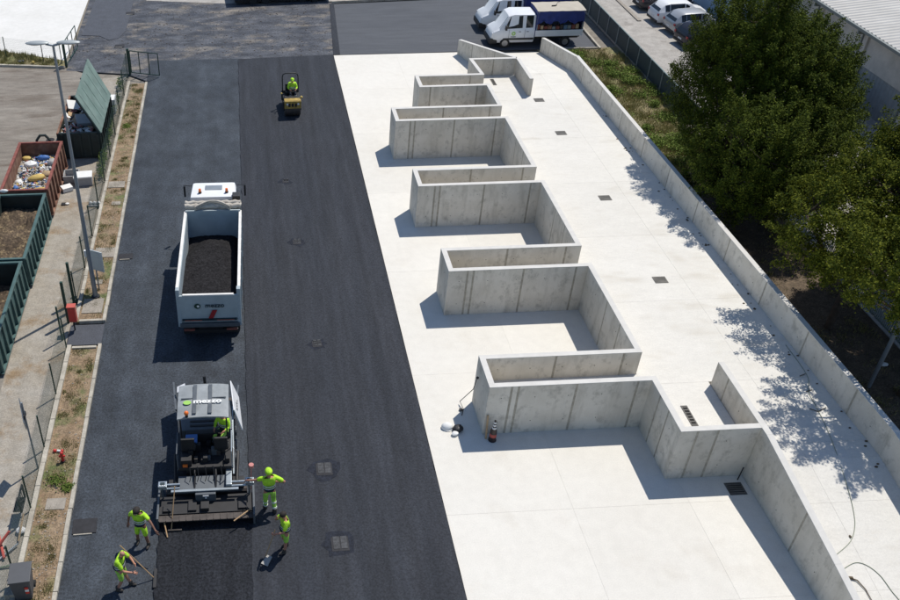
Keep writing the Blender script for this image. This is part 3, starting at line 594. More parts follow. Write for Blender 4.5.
# pick-up trucks with tarpaulin boxes (front towards -x)
def tarp_truck(label,loc,full=True):
    t=thing('tarpaulin_truck',label,'truck',loc,PI); 
    st=[(3.08,0.86,0.34,1.22,2.06,0.72),(3.14,0.88,0.32,1.22,2.12,0.74),(4.5,0.88,0.32,1.20,2.14,0.74),(4.85,0.88,0.32,1.18,2.02,0.70),(5.35,0.87,0.32,1.14,1.22,0.70),(5.72,0.82,0.34,0.98,1.06,0.62),(5.88,0.70,0.38,0.72,0.80,0.52)]
    m,rows=loft(st); m.build('cab','white_paint',t,smooth=35)
    for s in (0,1):
        a=4 if s==0 else 7; b=3 if s==0 else 8
        def seg(i,j,f0,f1):
            A=Vector(rows[i][b]);B=Vector(rows[j][b]);Cc=Vector(rows[j][a]);D=Vector(rows[i][a]); return [A.lerp(B,f0),A.lerp(B,f1),D.lerp(Cc,f1),D.lerp(Cc,f0)]
        g=MB(); glassquad(g,seg(1,2,0.05,0.42),0.10); g.build('side_window','glass_dark',t)
        g=MB(); q=[Vector(rows[1][b]).lerp(Vector(rows[2][b]),0.52),Vector(rows[3][b]).lerp(Vector(rows[4][b]),0.55),Vector(rows[2][a]).lerp(Vector(rows[3][a]),0.7),Vector(rows[1][a]).lerp(Vector(rows[2][a]),0.55)]
        glassquad(g,q,0.10); g.build('side_window','glass_dark',t)
        y=(-1 if s==0 else 1)*0.885
        MB().box(3.12,5.1,-0.012,0.012,0.52,0.64).build('trim_strip','black_plastic',t,loc=(0,y,0))
        for x in (3.72,4.75): MB().box(x-0.006,x+0.006,-0.006,0.006,0.5,1.2).build('door_seam','ink_dark',t,loc=(0,y,0))
        for x in (3.55,4.05): MB().box(x-0.07,x+0.07,-0.014,0.014,1.03,1.06).build('door_handle','black_plastic',t,loc=(0,y,0))
        MB().box(-0.06,0.06,-0.09,0.09,-0.14,0.14).build('wing_mirror','black_plastic',t,bevel=0.02,loc=(5.0,y*1.13,1.34))
        MB().box(-0.14,0.10,-0.10,0.10,-0.09,0.09).build('headlight','lamp_clear',t,bevel=0.03,loc=(5.70,y*0.78,0.86))
        for x in (1.0,4.95): wheel(x,(-1 if s==0 else 1)*0.78,0.31,0.2,t,-1 if s==0 else 1)
    g=MB(); glassquad(g,[rows[3][4],rows[3][7],rows[4][7],rows[4][4]],0.09,0.015); g.build('windscreen','glass_green',t)
    MB().box(5.45,5.95,-0.82,0.82,0.26,0.60).build('bumper','black_plastic',t,bevel=0.05)
    MB().box(5.70,5.80,-0.4,0.4,0.66,0.84).build('grille','black_plastic',t,bevel=0.02)
    for s in (-1,1): MB().cyl((0,s*0.004,-0.0),0.05,0.004,'y',14).build('logo_mark','poly_white',MB().cyl((0,0,0),0.13,0.004,'y',18).build('logo','logo_green',t,loc=(4.45,s*0.89,0.93)))
    for s,rr in ((1,PI),(-1,0)):
        text('lettering','mezzo',0.13,'ink_dark',t,(4.45,s*0.892,0.73),(PI/2,0,rr),0.002,0.002)
    MB().box(0,3.05,-0.3,0.3,0.35,0.62).box(0.1,3.0,-0.8,0.8,0.60,0.70).build('chassis','black_plastic',t)
    MB().box(-0.02,3.04,-0.90,-0.86,0.70,1.10).build('dropside_board','white_paint',t,bevel=0.01); MB().box(-0.02,3.04,0.86,0.90,0.70,1.10).build('dropside_board','white_paint',t,bevel=0.01)
    MB().box(-0.06,-0.02,-0.90,0.90,0.70,1.10).build('dropside_board','white_paint',t,bevel=0.01)
    MB().box(0,3.0,-0.84,0.84,0.70,0.74).build('bed_floor','greasy_steel',t)
    for x in (0.02,2.98):
        for s in (-1,1): MB().box(x-0.03,x+0.03,s*0.85-0.03,s*0.85+0.03,1.10,2.30).build('corner_post','galv',t)
    MB().box(3.0,3.06,-0.87,0.87,0.74,2.32).build('tarp_front','tarp_blue',t); MB().box(-0.04,-0.01,-0.87,0.87,1.10,2.32).build('tarp_rear','tarp_blue',t)
    MB().box(0,3.0,-0.885,-0.865,1.10,2.32).build('tarp_side','tarp_blue',t)     # far side closed
    r=random.Random(3); m=MB(); n=26; V=[];F=[]
    for i in range(n+1):
        x=3.0*i/n; hem=1.66+0.10*math.sin(i*0.9)+0.05*math.sin(i*2.3)-0.08*(abs(i-n/2)/n)
        for q,(zz,o) in enumerate(((2.32,0.872),(2.0,0.885+0.012*math.sin(i*2)),(hem,0.90+0.025*math.sin(i*1.6)))): V.append((x,o,zz))
    for i in range(n):
        for q in range(2): a=i*3+q; F.append((a,a+1,a+4,a+3))
    m.add(V,F); m.tube([(3.0*i/n,0.90,1.64+0.10*math.sin(i*0.9)+0.05*math.sin(i*2.3)-0.08*(abs(i-n/2)/n)) for i in range(n+1)],0.035,7)
    m.build('tarp_side_rolled','tarp_blue',t,smooth=60)
    m=MB(); nx,ny=16,6; V=[];F=[]
    for i in range(nx+1):
        for j in range(ny+1):
            V.append((-0.05+3.12*i/nx,-0.89+1.78*j/ny,2.335+0.05*math.sin(PI*j/ny)-0.012*abs(math.sin(i*PI/4))))
    for i in range(nx):
        for j in range(ny): a=i*(ny+1)+j; F.append((a,a+ny+1,a+ny+2,a+1))
    m.add(V,F); m.build('tarp_roof','tarp_beige',t,smooth=60)
    return t
t1=tarp_truck('white crew cab truck with beige roofed blue tarpaulin box rolled up over tools',(21.70,56.75,0.0))
t2=tarp_truck('white crew cab truck parked behind the one with the open tarpaulin side',(21.65,59.6,0.0))
tag(MB().tube([(-0.28,0,0),(-0.05,0.02,0.0),(0.06,0.1,0.01)],0.035,7).tube([(0.06,0.1,0.01),(0.25,0.55,0.02),(0.55,0.75,0.02)],0.012,6).build('strap_pole','iron',loc=(20.0,56.65,2.41)),'thin dark pole lying on the beige truck roof','pole')
r=random.Random(5); cols=['rust','canvas_blue','rust_rim','waste_grey','black_plastic','cardboard','galv','greasy_steel','wood']
for i in range(22):
    x=18.82+ (i%11)*0.255; kk=r.randrange(9); lv=i//11; sx,sz=r.uniform(0.09,0.12),r.uniform(0.14,0.30); z=0.745+lv*0.42 if lv==0 else 1.13
    m=MB().box(-sx,sx,-0.14,0.14,0,sz if lv==0 else r.uniform(0.18,0.36)); mm=cols[kk]
    o=m.build('tool_crate',mm,bevel=0.012,loc=(x,56.0+r.uniform(0.05,0.12)-(0 if lv else 0),z)); 
    tag(o,['rusty orange','dull blue','dark red','pale grey','black','cardboard brown','steel grey','dark brown','light wooden'][kk]+' tool box in the '+['lower','upper'][lv]+' row of the open truck, '+['nearest the cab','second from the cab','third from the cab','fourth from the cab','fifth from the cab','in the middle','fifth from the tail','fourth from the tail','third from the tail','second from the tail','at the tail end'][i%11],'crate','tool boxes packed in the open truck box')
tag(MB().box(18.72,21.66,56.05,56.42,1.075,1.115).build('cargo_shelf','greasy_steel'),'dark shelf board carrying the upper row of tool boxes in the truck','shelf')

# dump truck ---------------------------------------------------------------
def dump_truck():
    t=thing('dump_truck','white dump truck with open body full of black asphalt, reversing towards the paver','truck',(-1.69,26.95,0),R(-1.2))
    w=1.13; L=5.55; zt=2.46; zb=1.0
    MB().box(-0.45,0.45,0.1,7.2,0.55,0.95).build('chassis','machine_black',t)
    MB().box(-w+0.05,w-0.05,0.0,L,0.95,1.05).build('body_floor','machine_grey',t)
    for s in (-1,1):
        MB().hexa([(s*w,0.06,zb),(s*(w-0.07),0.06,zb),(s*(w-0.07),L,zb),(s*w,L,zb),(s*w,0.06,zt),(s*(w-0.07),0.06,zt),(s*(w-0.07),L,zt),(s*w,L,zt)]).build('side_board','body_grey',t)
        MB().box(s*w-0.06 if s<0 else w-0.06, (-w+0.05) if s<0 else w+0.05-0.0,0.1,L+0.02,zt+0.001,zt+0.06).build('top_rail','rail_white',t,bevel=0.01)
        for y in (0.8,1.7,2.6,3.5,4.4,5.2): MB().box(s*(w+0.03)-0.03,s*(w+0.03)+0.03,y-0.05,y+0.05,zb,zt-0.02).build('stake','body_grey',t)
        MB().box(s*(w-0.02)-0.07,s*(w-0.02)+0.07,-0.10,0.10,zb-0.1,zt+0.13).build('rear_post','body_grey',t,bevel=0.02)
        for (y,rr) in ((0.95,0.46),(2.1,0.46),(5.3,0.46),(6.75,0.46)): 
            wheel(s*0+s*(w-0.22),y,rr,0.34,t,s).rotation_euler=(0,0,R(90)) if False else (0,0,0)
    for o in [x for x in bpy.data.objects if x.parent==t and x.name.startswith('wheel')]:
        o.rotation_euler=(0,0,-R(90)*(1 if o.location.x>0 else 1)); 
        if o.location.x<0: o.rotation_euler=(0,0,-R(90))
    MB().box(-w+0.0,w-0.0,L-0.08,L,zb,zt+0.12).build('headboard','body_grey',t,bevel=0.01)
    gt=MB().hexa([(-w+0.05,-0.06,zb+0.08),(w-0.05,-0.06,zb+0.08),(w-0.05,0.0,zb+0.08),(-w+0.05,0.0,zb+0.08),(-w+0.05,-0.13,zt-0.12),(w-0.05,-0.13,zt-0.12),(w-0.05,-0.06,zt-0.12),(-w+0.05,-0.06,zt-0.12)]).build('tailgate','body_grey',t)
    MB().box(-w+0.2,w-0.2,-0.14,-0.05,zt-0.118,zt-0.07).build('gate_rim','rail_white',t)
    MB().box(-w+0.12,w-0.12,-0.16,-0.08,zb+0.20,zb+0.26).build('gate_strip','ink_dark',gt)
    for s in (-1,1): MB().box(s*0.6-0.32,s*0.6+0.32,-0.165,-0.15,zb+0.205,zb+0.255).build('marker_strip','rust_rim',gt)
    rx=R(90)-math.atan2(0.07,1.28)+0.0
    MB().add([(-0.04,-0.128,1.30),(0.14,-0.128,1.30),(0.30,-0.150,1.68),(0.12,-0.150,1.68),(-0.04,-0.10,1.30),(0.14,-0.10,1.30),(0.30,-0.12,1.68),(0.12,-0.12,1.68)],[(0,1,2,3),(4,7,6,5),(0,4,5,1),(1,5,6,2),(2,6,7,3),(3,7,4,0)]).build('red_stripe','red_light',gt,loc=(0,-0.01,0))
    lg=MB().cyl((0,0,0),0.115,0.006,'y',20).build('logo','green_steel',gt,loc=(-0.42,-0.138,1.87)); MB().cyl((0.03,-0.004,0),0.05,0.006,'y',14).build('logo_mark','poly_white',lg)
    text('lettering','mezzo',0.27,'ink_dark',gt,(0.22,-0.142,1.89),(R(87),0,0),0.003,0.004,1.0)
    MB().box(-w+0.02,w-0.02,-0.16,0.02,zb-0.10,zb+0.07).build('rear_beam','machine_grey',t,bevel=0.02)
    MB().box(-w+0.1,w-0.1,0.05,0.15,0.45,0.62).build('underrun_bar','machine_black',t,bevel=0.02)
    for s in (-1,1): MB().box(s*0.8-0.2,s*0.8+0.2,-0.02,0.06,0.62,0.70).build('rear_light','rust_rim',t,bevel=0.01)
    # load
    n,mn=26,60; V=[];F=[]; rr=random.Random(2)
    for j in range(mn+1):
        for i in range(n+1):
            x=-w+0.08+(2*w-0.16)*i/n; y=0.02+(L-0.12)*j/mn; u=x/w
            front=max(0,(y-4.15)+0.9*u*u)/1.1; z=1.66+0.12*(1-u*u)-0.42*min(1,front)**1.2+rr.uniform(-0.014,0.014)-0.20*max(0,(x-(w-0.3)))/0.22+0.05*math.sin(y*1.3)
            V.append((x,y,z))
    for j in range(mn):
        for i in range(n): a=j*(n+1)+i; F.append((a,a+1,a+n+2,a+n+1))
    t2=MB().add(V,F).build('asphalt_load','load',smooth=60,loc=(-1.69,26.95,0)); t2.rotation_euler=(0,0,R(-1.2)); tag(t2,'heap of black hot asphalt filling the body of the dump truck','asphalt load')
    # tarp roll and hoops over the headboard
    tr=MB(); 
    for k,(yy_,rr_,zz) in enumerate(((L+0.16,0.12,zt+0.20),(L+0.36,0.11,zt+0.16),(L+0.26,0.09,zt+0.30))):
        tr.tube([(-w-0.02+2*(w+0.02)*i/20, yy_+0.02*math.sin(i*1.7+k), zz+0.02*math.sin(i*2.1+k)) for i in range(21)],rr_,9)
    tr.build('rolled_cover','tarp_cream',t,smooth=60)
    for k in range(3):
        tr=MB(); tr.tube([(-0.72+1.44*i/16, L-0.05-0.05*k+0.30*math.sin(PI*i/16), zt+0.16+0.16*k*0.6+0.10*math.sin(PI*i/16)) for i in range(17)],0.05-0.005*k,7); tr.build('cover_hoop','tarp_cream',t,smooth=60)
    # cab
    c0=L+0.62; m=MB(); 
    prof=[(c0,0.85,2.72),(c0+0.25,0.80,2.80),(c0+1.15,0.80,2.80),(c0+1.38,0.84,2.66),(c0+1.62,0.85,1.75),(c0+1.68,0.85,0.95)]
    cw=1.06
    def ring(y,z,wd): return [(-wd,y,z),(wd,y,z)]
    m=MB().box(-cw,cw,c0,c0+1.62,0.75,1.75).build('cab_lower','white_paint',t,bevel=0.08,smooth=50)
    p=[(-cw,c0,1.752),(cw,c0,1.752),(cw,c0+1.60,1.752),(-cw,c0+1.60,1.752),(-cw+0.10,c0+0.05,2.80),(cw-0.10,c0+0.05,2.80),(cw-0.16,c0+1.28,2.80),(-cw+0.16,c0+1.28,2.80)]
    MB().hexa(p).build('cab_roof','white_paint',t,bevel=0.12,smooth=50)
    MB().hexa([(-0.92,c0+1.60,1.78),(0.92,c0+1.60,1.78),(0.92,c0+1.63,1.78),(-0.92,c0+1.63,1.78),(-0.82,c0+1.34,2.62),(0.82,c0+1.34,2.62),(0.82,c0+1.37,2.62),(-0.82,c0+1.37,2.62)]).build('windscreen','glass_dark',t)
    MB().box(-0.36,0.36,c0+0.62,c0+0.98,2.79,2.825).build('roof_hatch','galv',t,bevel=0.03)
    for s in (-1,1):
        b=MB().cyl((0,0,0),0.07,0.08,'z',12).build('beacon_base','black_plastic',t,loc=(s*0.56,c0+0.38,2.83)); MB().cyl((0,0,0.10),0.055,0.13,'z',12).build('beacon','orange',b,smooth=True)
        MB().tube([(s*0.95,c0+1.35,2.60),(s*1.34,c0+1.42,2.60)],0.014,6).box(s*1.30-0.04,s*1.30+0.04,c0+1.38,c0+1.44,2.05,2.56).build('wing_mirror','black_plastic',t)
        MB().hexa([(s*(cw-0.01),c0+0.5,1.85),(s*(cw+0.004),c0+0.5,1.85),(s*(cw+0.004),c0+1.45,1.85),(s*(cw-0.01),c0+1.45,1.85),(s*(cw-0.095),c0+0.5,2.55),(s*(cw-0.075),c0+0.5,2.55),(s*(cw-0.11),c0+1.25,2.55),(s*(cw-0.13),c0+1.25,2.55)]).build('side_window','glass_dark',t)
    MB().box(0.80,1.12,c0-0.14,c0+0.22,1.6,2.92).build('air_intake','black_plastic',t,bevel=0.04)
    return t
dump_truck()

# paver -----------------------------------------------------------------------
def paver():
    X,Y=-1.72,19.3
    t=thing('asphalt_paver','tracked asphalt paver with grey canopy laying the black mat','paver',(X,Y,0))
    for s in (-1,1):
        tr=MB(); prof=[(0.35,0.12),(0.55,0.0+0.03),(2.75,0.03),(3.0,0.15),(3.05,0.40),(2.85,0.60),(0.5,0.60),(0.3,0.40)]
        xa,xb=(s*0.62,s*0.90); n=len(prof)
        tr.add([(xa,y,z) for y,z in prof]+[(xb,y,z) for y,z in prof],[tuple(range(n)),tuple(range(2*n-1,n-1,-1))]+[(i,i+n,(i+1)%n+n,(i+1)%n) for i in range(n)]); tr.build('track','machine_black',t)
        for k in range(4): MB().cyl((s*0.92,0.75+k*0.62,0.28),0.17,0.06,'x',14).build('roller_wheel','machine_grey',t)
    MB().box(-0.60,0.60,0.35,3.1,0.25,0.95).build('frame','machine_black',t,bevel=0.03)
    MB().box(-0.86,0.86,0.30,1.55,0.94,1.06).build('operator_deck','machine_black',t,bevel=0.02)
    e=MB().box(-0.84,0.84,1.56,2.90,0.62,1.42).build('engine_housing','machine_grey',t,bevel=0.05)
    for k in range(5): MB().box(-0.5,0.5,1.72+k*0.2,1.80+k*0.2,1.42,1.44).build('vent_slat','machine_black',e)
    # hopper with raised wings
    h=MB().box(-0.8,0.8,2.92,4.1,0.35,0.42).build('hopper_floor','greasy_steel',t)
    MB().hexa([(0.78,2.85,0.55),(0.84,2.85,0.55),(1.02,4.35,0.45),(0.96,4.35,0.45),(0.86,2.75,0.95),(0.92,2.75,0.95),(1.08,4.15,0.95),(1.02,4.15,0.95)]).build('hopper_wing','machine_grey',t)
    MB().hexa([(-0.84,2.85,0.55),(-0.78,2.85,0.55),(-0.96,4.1,0.45),(-1.02,4.1,0.45),(-1.04,2.75,1.25),(-0.98,2.75,1.25),(-1.12,4.1,1.25),(-1.18,4.1,1.25)]).build('hopper_wing','machine_grey',t)
    wr=MB().hexa([(1.14,1.95,0.95),(1.17,1.95,0.95),(1.06,3.50,0.98),(1.03,3.50,0.98),(0.90,2.20,1.62),(0.93,2.20,1.62),(0.82,3.62,1.62),(0.79,3.62,1.62)]).build('side_cover','white_paint',t,label='white side cover panel along the right flank')
    for k,yy0 in enumerate((2.5,2.62,2.74,2.86)): MB().box(1.0,1.03,yy0,yy0+0.07,1.30,1.42).build('decal','waste_grey',wr)
    MB().hexa([(-0.98,3.35,1.42),(-0.70,3.45,1.50),(-0.72,3.62,1.58),(-0.98,3.55,1.50),(-0.98,3.34,1.45),(-0.70,3.44,1.53),(-0.72,3.61,1.61),(-0.98,3.54,1.53)]).build('side_cover','white_paint',t)
    # canopy
    c=thing_part=MB(); nx,ny=10,12; V=[];F=[]; zc=2.45; x0,x1,y0,y1=-0.80,0.78,1.02,2.52
    for k,dz in enumerate((0,-0.05)):
        for i in range(nx+1):
            for j in range(ny+1):
                u=i/nx; v=j/ny; V.append((x0+(x1-x0)*u, y0+(y1-y0)*v, zc+dz+0.07*math.sin(PI*u)**0.6+0.04*math.sin(PI*v)+(0.018 if (0.31<u<0.39 or 0.61<u<0.69) else 0)))
    o=(nx+1)*(ny+1)
    for i in range(nx):
        for j in range(ny): a=i*(ny+1)+j; F.append((a,a+ny+1,a+ny+2,a+1)); F.append((o+a,o+a+1,o+a+ny+2,o+a+ny+1))
    for i in range(nx): a=i*(ny+1); F.append((a,o+a,o+a+ny+1,a+ny+1)); b=a+ny; F.append((b,b+ny+1,o+b+ny+1,o+b))
    for j in range(ny): F.append((j,j+1,o+j+1,o+j)); b=nx*(ny+1)+j; F.append((b,o+b,o+b+1,b+1))
    c.add(V,F); can=c.build('canopy','canopy_grey',t,smooth=50)
    for u in (-0.27,0.21): MB().box(u-0.06,u+0.06,y0+0.1,y1-0.1,2.562,2.585).build('canopy_rib','machine_grey',can,bevel=0.008)
    for (a,b) in ((-0.7,-0.33),(0.27,0.7)): MB().box(a,b,1.80,1.83,2.54,2.572).build('canopy_seam','machine_grey',can)
    MB().cyl((0,0,0),0.125,0.012,'z',20).build('logo','logo_green',can,loc=(-0.50,1.62,2.572)).scale=(1,0.75,1)
    text('lettering','mezzo',0.25,'poly_white',can,(0.13,1.64,2.592),(0,0,0),0.004,0.010,1.35)
    for sx in (-0.72,0.70):
        for sy in (1.1,2.4): MB().tube([(sx,sy,1.0),(sx,sy,2.47)],0.025,7).build('canopy_post','machine_black',t)
    b=MB().cyl((0,0,0),0.05,0.10,'z',10).build('beacon_base','black_plastic',t,loc=(-0.5,1.06,2.56)); MB().ball((0,0,0.10),0.075,10,7).build('beacon','orange',b,smooth=True)
    MB().tube([(0.02,2.7,1.4),(0.02,2.75,2.15),(0.0,2.85,2.55)],0.05,8).build('exhaust_pipe','machine_black',t,smooth=True)
    for sx in (-0.52,0.50):
        s=MB().box(-0.22,0.22,-0.2,0.2,0,0.12).build('seat','machine_black',t,bevel=0.03,loc=(sx,0.95,1.32)); MB().box(-0.21,0.21,-0.24,-0.16,0.1,0.55).build('backrest','machine_black',s,bevel=0.03)
        MB().cyl((0,0,0),0.12,0.26,'z',10).build('seat_base','machine_black',t,loc=(sx,0.95,1.19))
    MB().box(-0.6,0.6,1.35,1.55,1.06,1.45).build('console','machine_black',t,bevel=0.03)
    MB().box(-0.62,-0.25,1.0,1.35,1.40,1.46).build('blue_panel','waste_blue',t,bevel=0.02)
    MB().box(-0.70,-0.55,0.32,0.44,0.98,1.16).build('warning_box','orange',t,bevel=0.01)
    for sx in (-0.84,0.83): MB().tube([(sx,0.25,1.06),(sx,0.25,1.75),(sx,1.1,1.8),(sx,1.1,1.06)],0.018,6).build('handrail','machine_grey' if sx<0 else 'steel',t)
    for sx in (-0.35,0.3): MB().tube([(sx,0.6,1.06),(sx+0.02,0.1,0.9),(sx,-0.2,0.7)],0.03,6).build('hydraulic_hose','machine_black',t)
    MB().tube([(0.86,0.2,0.8),(0.86,1.5,1.15),(0.86,2.6,1.4)],0.03,6).build('side_rail','steel',t)
    # screed
    MB().box(-1.45,1.42,-0.95,-0.25,0.07,0.42).build('screed','machine_black',t,bevel=0.02)
    MB().box(-1.40,1.43,-1.20,-0.97,0.34,0.38).build('screed_walkway','greasy_steel',t)
    for k in (0,2,3,6): MB().box(-1.3+k*0.38,-1.05+k*0.38,-0.9,-0.62+0.05*(k%3),0.42,0.50+0.05*(k%2)).build('screed_heater_box','machine_black',t,bevel=0.01)
    for k in range(14): MB().box(-1.42+k*0.205,-1.40+k*0.205,-1.19,-0.98,0.381,0.40).build('tread_rib','greasy_steel',t)
    for s in (-1,1): 
        MB().box(s*1.45-0.03,s*1.45+0.03,-1.2,0.1,0.06,0.52).build('end_plate','machine_grey',t,bevel=0.01)
        for k in range(2): MB().cyl((s*1.10,-0.10-0.16*k,0.78),0.035,0.62,'x',10).build('guide_tube','steel',t,smooth=True)
        a=MB().box(-0.13,0.13,-0.11,0.11,0,0.12).build('control_panel','steel',t,bevel=0.015,loc=(s*1.32+0.03,-0.32,0.95)); MB().box(-0.07,0.07,-0.04,0.06,0.12,0.135).build('display','ink_dark',a)
        for q in (-0.07,0,0.07): MB().box(q-0.02,q+0.02,-0.09,-0.06,0.12,0.14).build('button','poly_white',a)
        MB().tube([(s*1.32,-0.32,0.42),(s*1.32,-0.32,0.95)],0.025,6).build('panel_stand','machine_grey',t)
        MB().tube([(s*0.95,0.1,0.6),(s*1.0,1.2,0.75)],0.05,7).build('tow_arm','machine_black',t)
    MB().hexa([(-0.85,-0.32,0.62),(0.72,-0.32,0.62),(0.72,0.22,0.72),(-0.85,0.22,0.72),(-0.85,-0.32,0.68),(0.72,-0.32,0.68),(0.72,0.22,0.78),(-0.85,0.22,0.78)]).build('rear_deck_plate','machine_grey',t)
    MB().box(-0.32,0.30,-0.52,-0.32,0.42,0.74).build('rear_step','machine_grey',t,bevel=0.02)
    MB().cyl((0.0,-0.53,0.60),0.03,0.03,'y',10).box(-0.09,0.09,-0.545,-0.52,0.66,0.70).build('work_light','lamp_clear',t)
    MB().box(-1.05,1.0,-0.42,-0.34,0.76,0.80).build('cross_bar','steel',t)
    MB().cyl((0,0.02,0.28),0.16,2.5,'x',12).build('auger','greasy_steel',t)
    MB().box(0.62,0.80,-0.30,0.35,0.78,0.90).build('valve_block','steel',t,bevel=0.02)
    MB().tube([(1.10,-0.9,0.4),(1.2,-1.0,0.62),(1.32,-0.9,0.42)],0.012,6).build('hook_loop','machine_black',t)
    rr=random.Random(8)
    for k in range(16):
        x=rr.uniform(-0.72,0.68); y=rr.uniform(0.36,1.3); MB().box(-rr.uniform(0.04,0.12),rr.uniform(0.04,0.12),-0.07,0.07,0,rr.uniform(0.08,0.35)).build('deck_fitting',rr.choice(['machine_black','machine_black','machine_grey','greasy_steel']),t,bevel=0.008,loc=(x,y,1.06))
    for k in range(5):
        x=-0.5+0.24*k; MB().tube([(x,0.32,1.06),(x+0.02,0.20,1.2),(x+0.05,0.02,0.95),(x,-0.05,0.8)],0.012,6).build('hydraulic_hose','machine_black',t)
    MB().box(-0.75,-0.42,0.36,0.8,1.06,1.32).build('tool_locker','machine_black',t,bevel=0.02)
    for s in (-1,1): MB().box(s*0.95-0.22,s*0.95+0.22,-0.05,0.28,0.45,0.62).build('auger_housing','machine_black',t,bevel=0.02)
    # sensors on poles
    MB().tube([(1.38,-0.2,0.5),(1.42,-0.1,1.5)],0.02,6).cyl((1.42,-0.1,1.45),0.08,0.10,'z',10).build('sensor_mast','waste_pink',t)
    return t
paver()

# roller ---------------------------------------------------------------------
def roller():
    t=thing('road_roller','small tandem roller with yellow ends driven over the far asphalt','roller',(2.52,46.35,0.045),R(2))
    for y in (0.38,1.75): 
        MB().cyl((0,y,0.36),0.36,0.86,'x',28).build('drum','greasy_steel',t,smooth=True)
        for s in (-1,1): MB().box(s*0.46-0.03,s*0.46+0.03,y-0.10,y+0.10,0.30,0.80).build('drum_fork','machine_black',t)
    MB().box(-0.46,0.46,0.02,0.36,0.78,1.0).build('front_hood','yellow_paint',t,bevel=0.05,smooth=50)
    MB().box(-0.46,0.46,-0.05,0.02,0.55,0.98).build('front_cover','yellow_paint',t,bevel=0.02)
    MB().box(-0.40,0.40,0.37,0.78,0.78,0.96).build('engine_cover','machine_black',t,bevel=0.03)
    for k in range(3): MB().box(-0.25+k*0.18,-0.13+k*0.18,-0.065,-0.05,0.66,0.86).build('vent','machine_black',t)
    for s in (-1,1): MB().cyl((s*0.3,-0.06,0.82),0.06,0.03,'y',10).build('headlight','lamp_clear',t)
    MB().box(-0.46,0.46,0.75,1.45,0.55,0.85).build('operator_platform','machine_black',t,bevel=0.03)
    MB().box(-0.42,0.42,1.42,2.05,0.70,1.0).build('rear_hood','machine_black',t,bevel=0.06,smooth=50)
    MB().box(-0.3,0.3,1.05,1.42,0.95,1.05).box(-0.3,0.3,1.36,1.44,1.05,1.40).build('seat','machine_black',t,bevel=0.03)
    MB().tube([(0,0.75,0.95),(0,0.86,1.15)],0.03,7).tube([(0.16*math.cos(a),0.88+0.14*math.sin(a),1.17-0.05*math.sin(a)) for a in [i*PI/8 for i in range(17)]],0.014,6).build('steering_wheel','machine_black',t)
    MB().tube([(-0.44,1.5,0.8),(-0.44,1.52,1.75),(-0.40,1.53,1.88),(-0.28,1.53,1.95),(0.28,1.53,1.95),(0.40,1.53,1.88),(0.44,1.52,1.75),(0.44,1.5,0.8)],0.032,8).build('roll_bar','machine_black',t,smooth=True)
    MB().ball((0.5,0.3,1.05),0.08,8,6).build('work_lamp','waste_yellow',t); MB().ball((-0.54,1.0,1.0),0.055,8,6).build('work_lamp','waste_yellow',t)
    return t
roller()

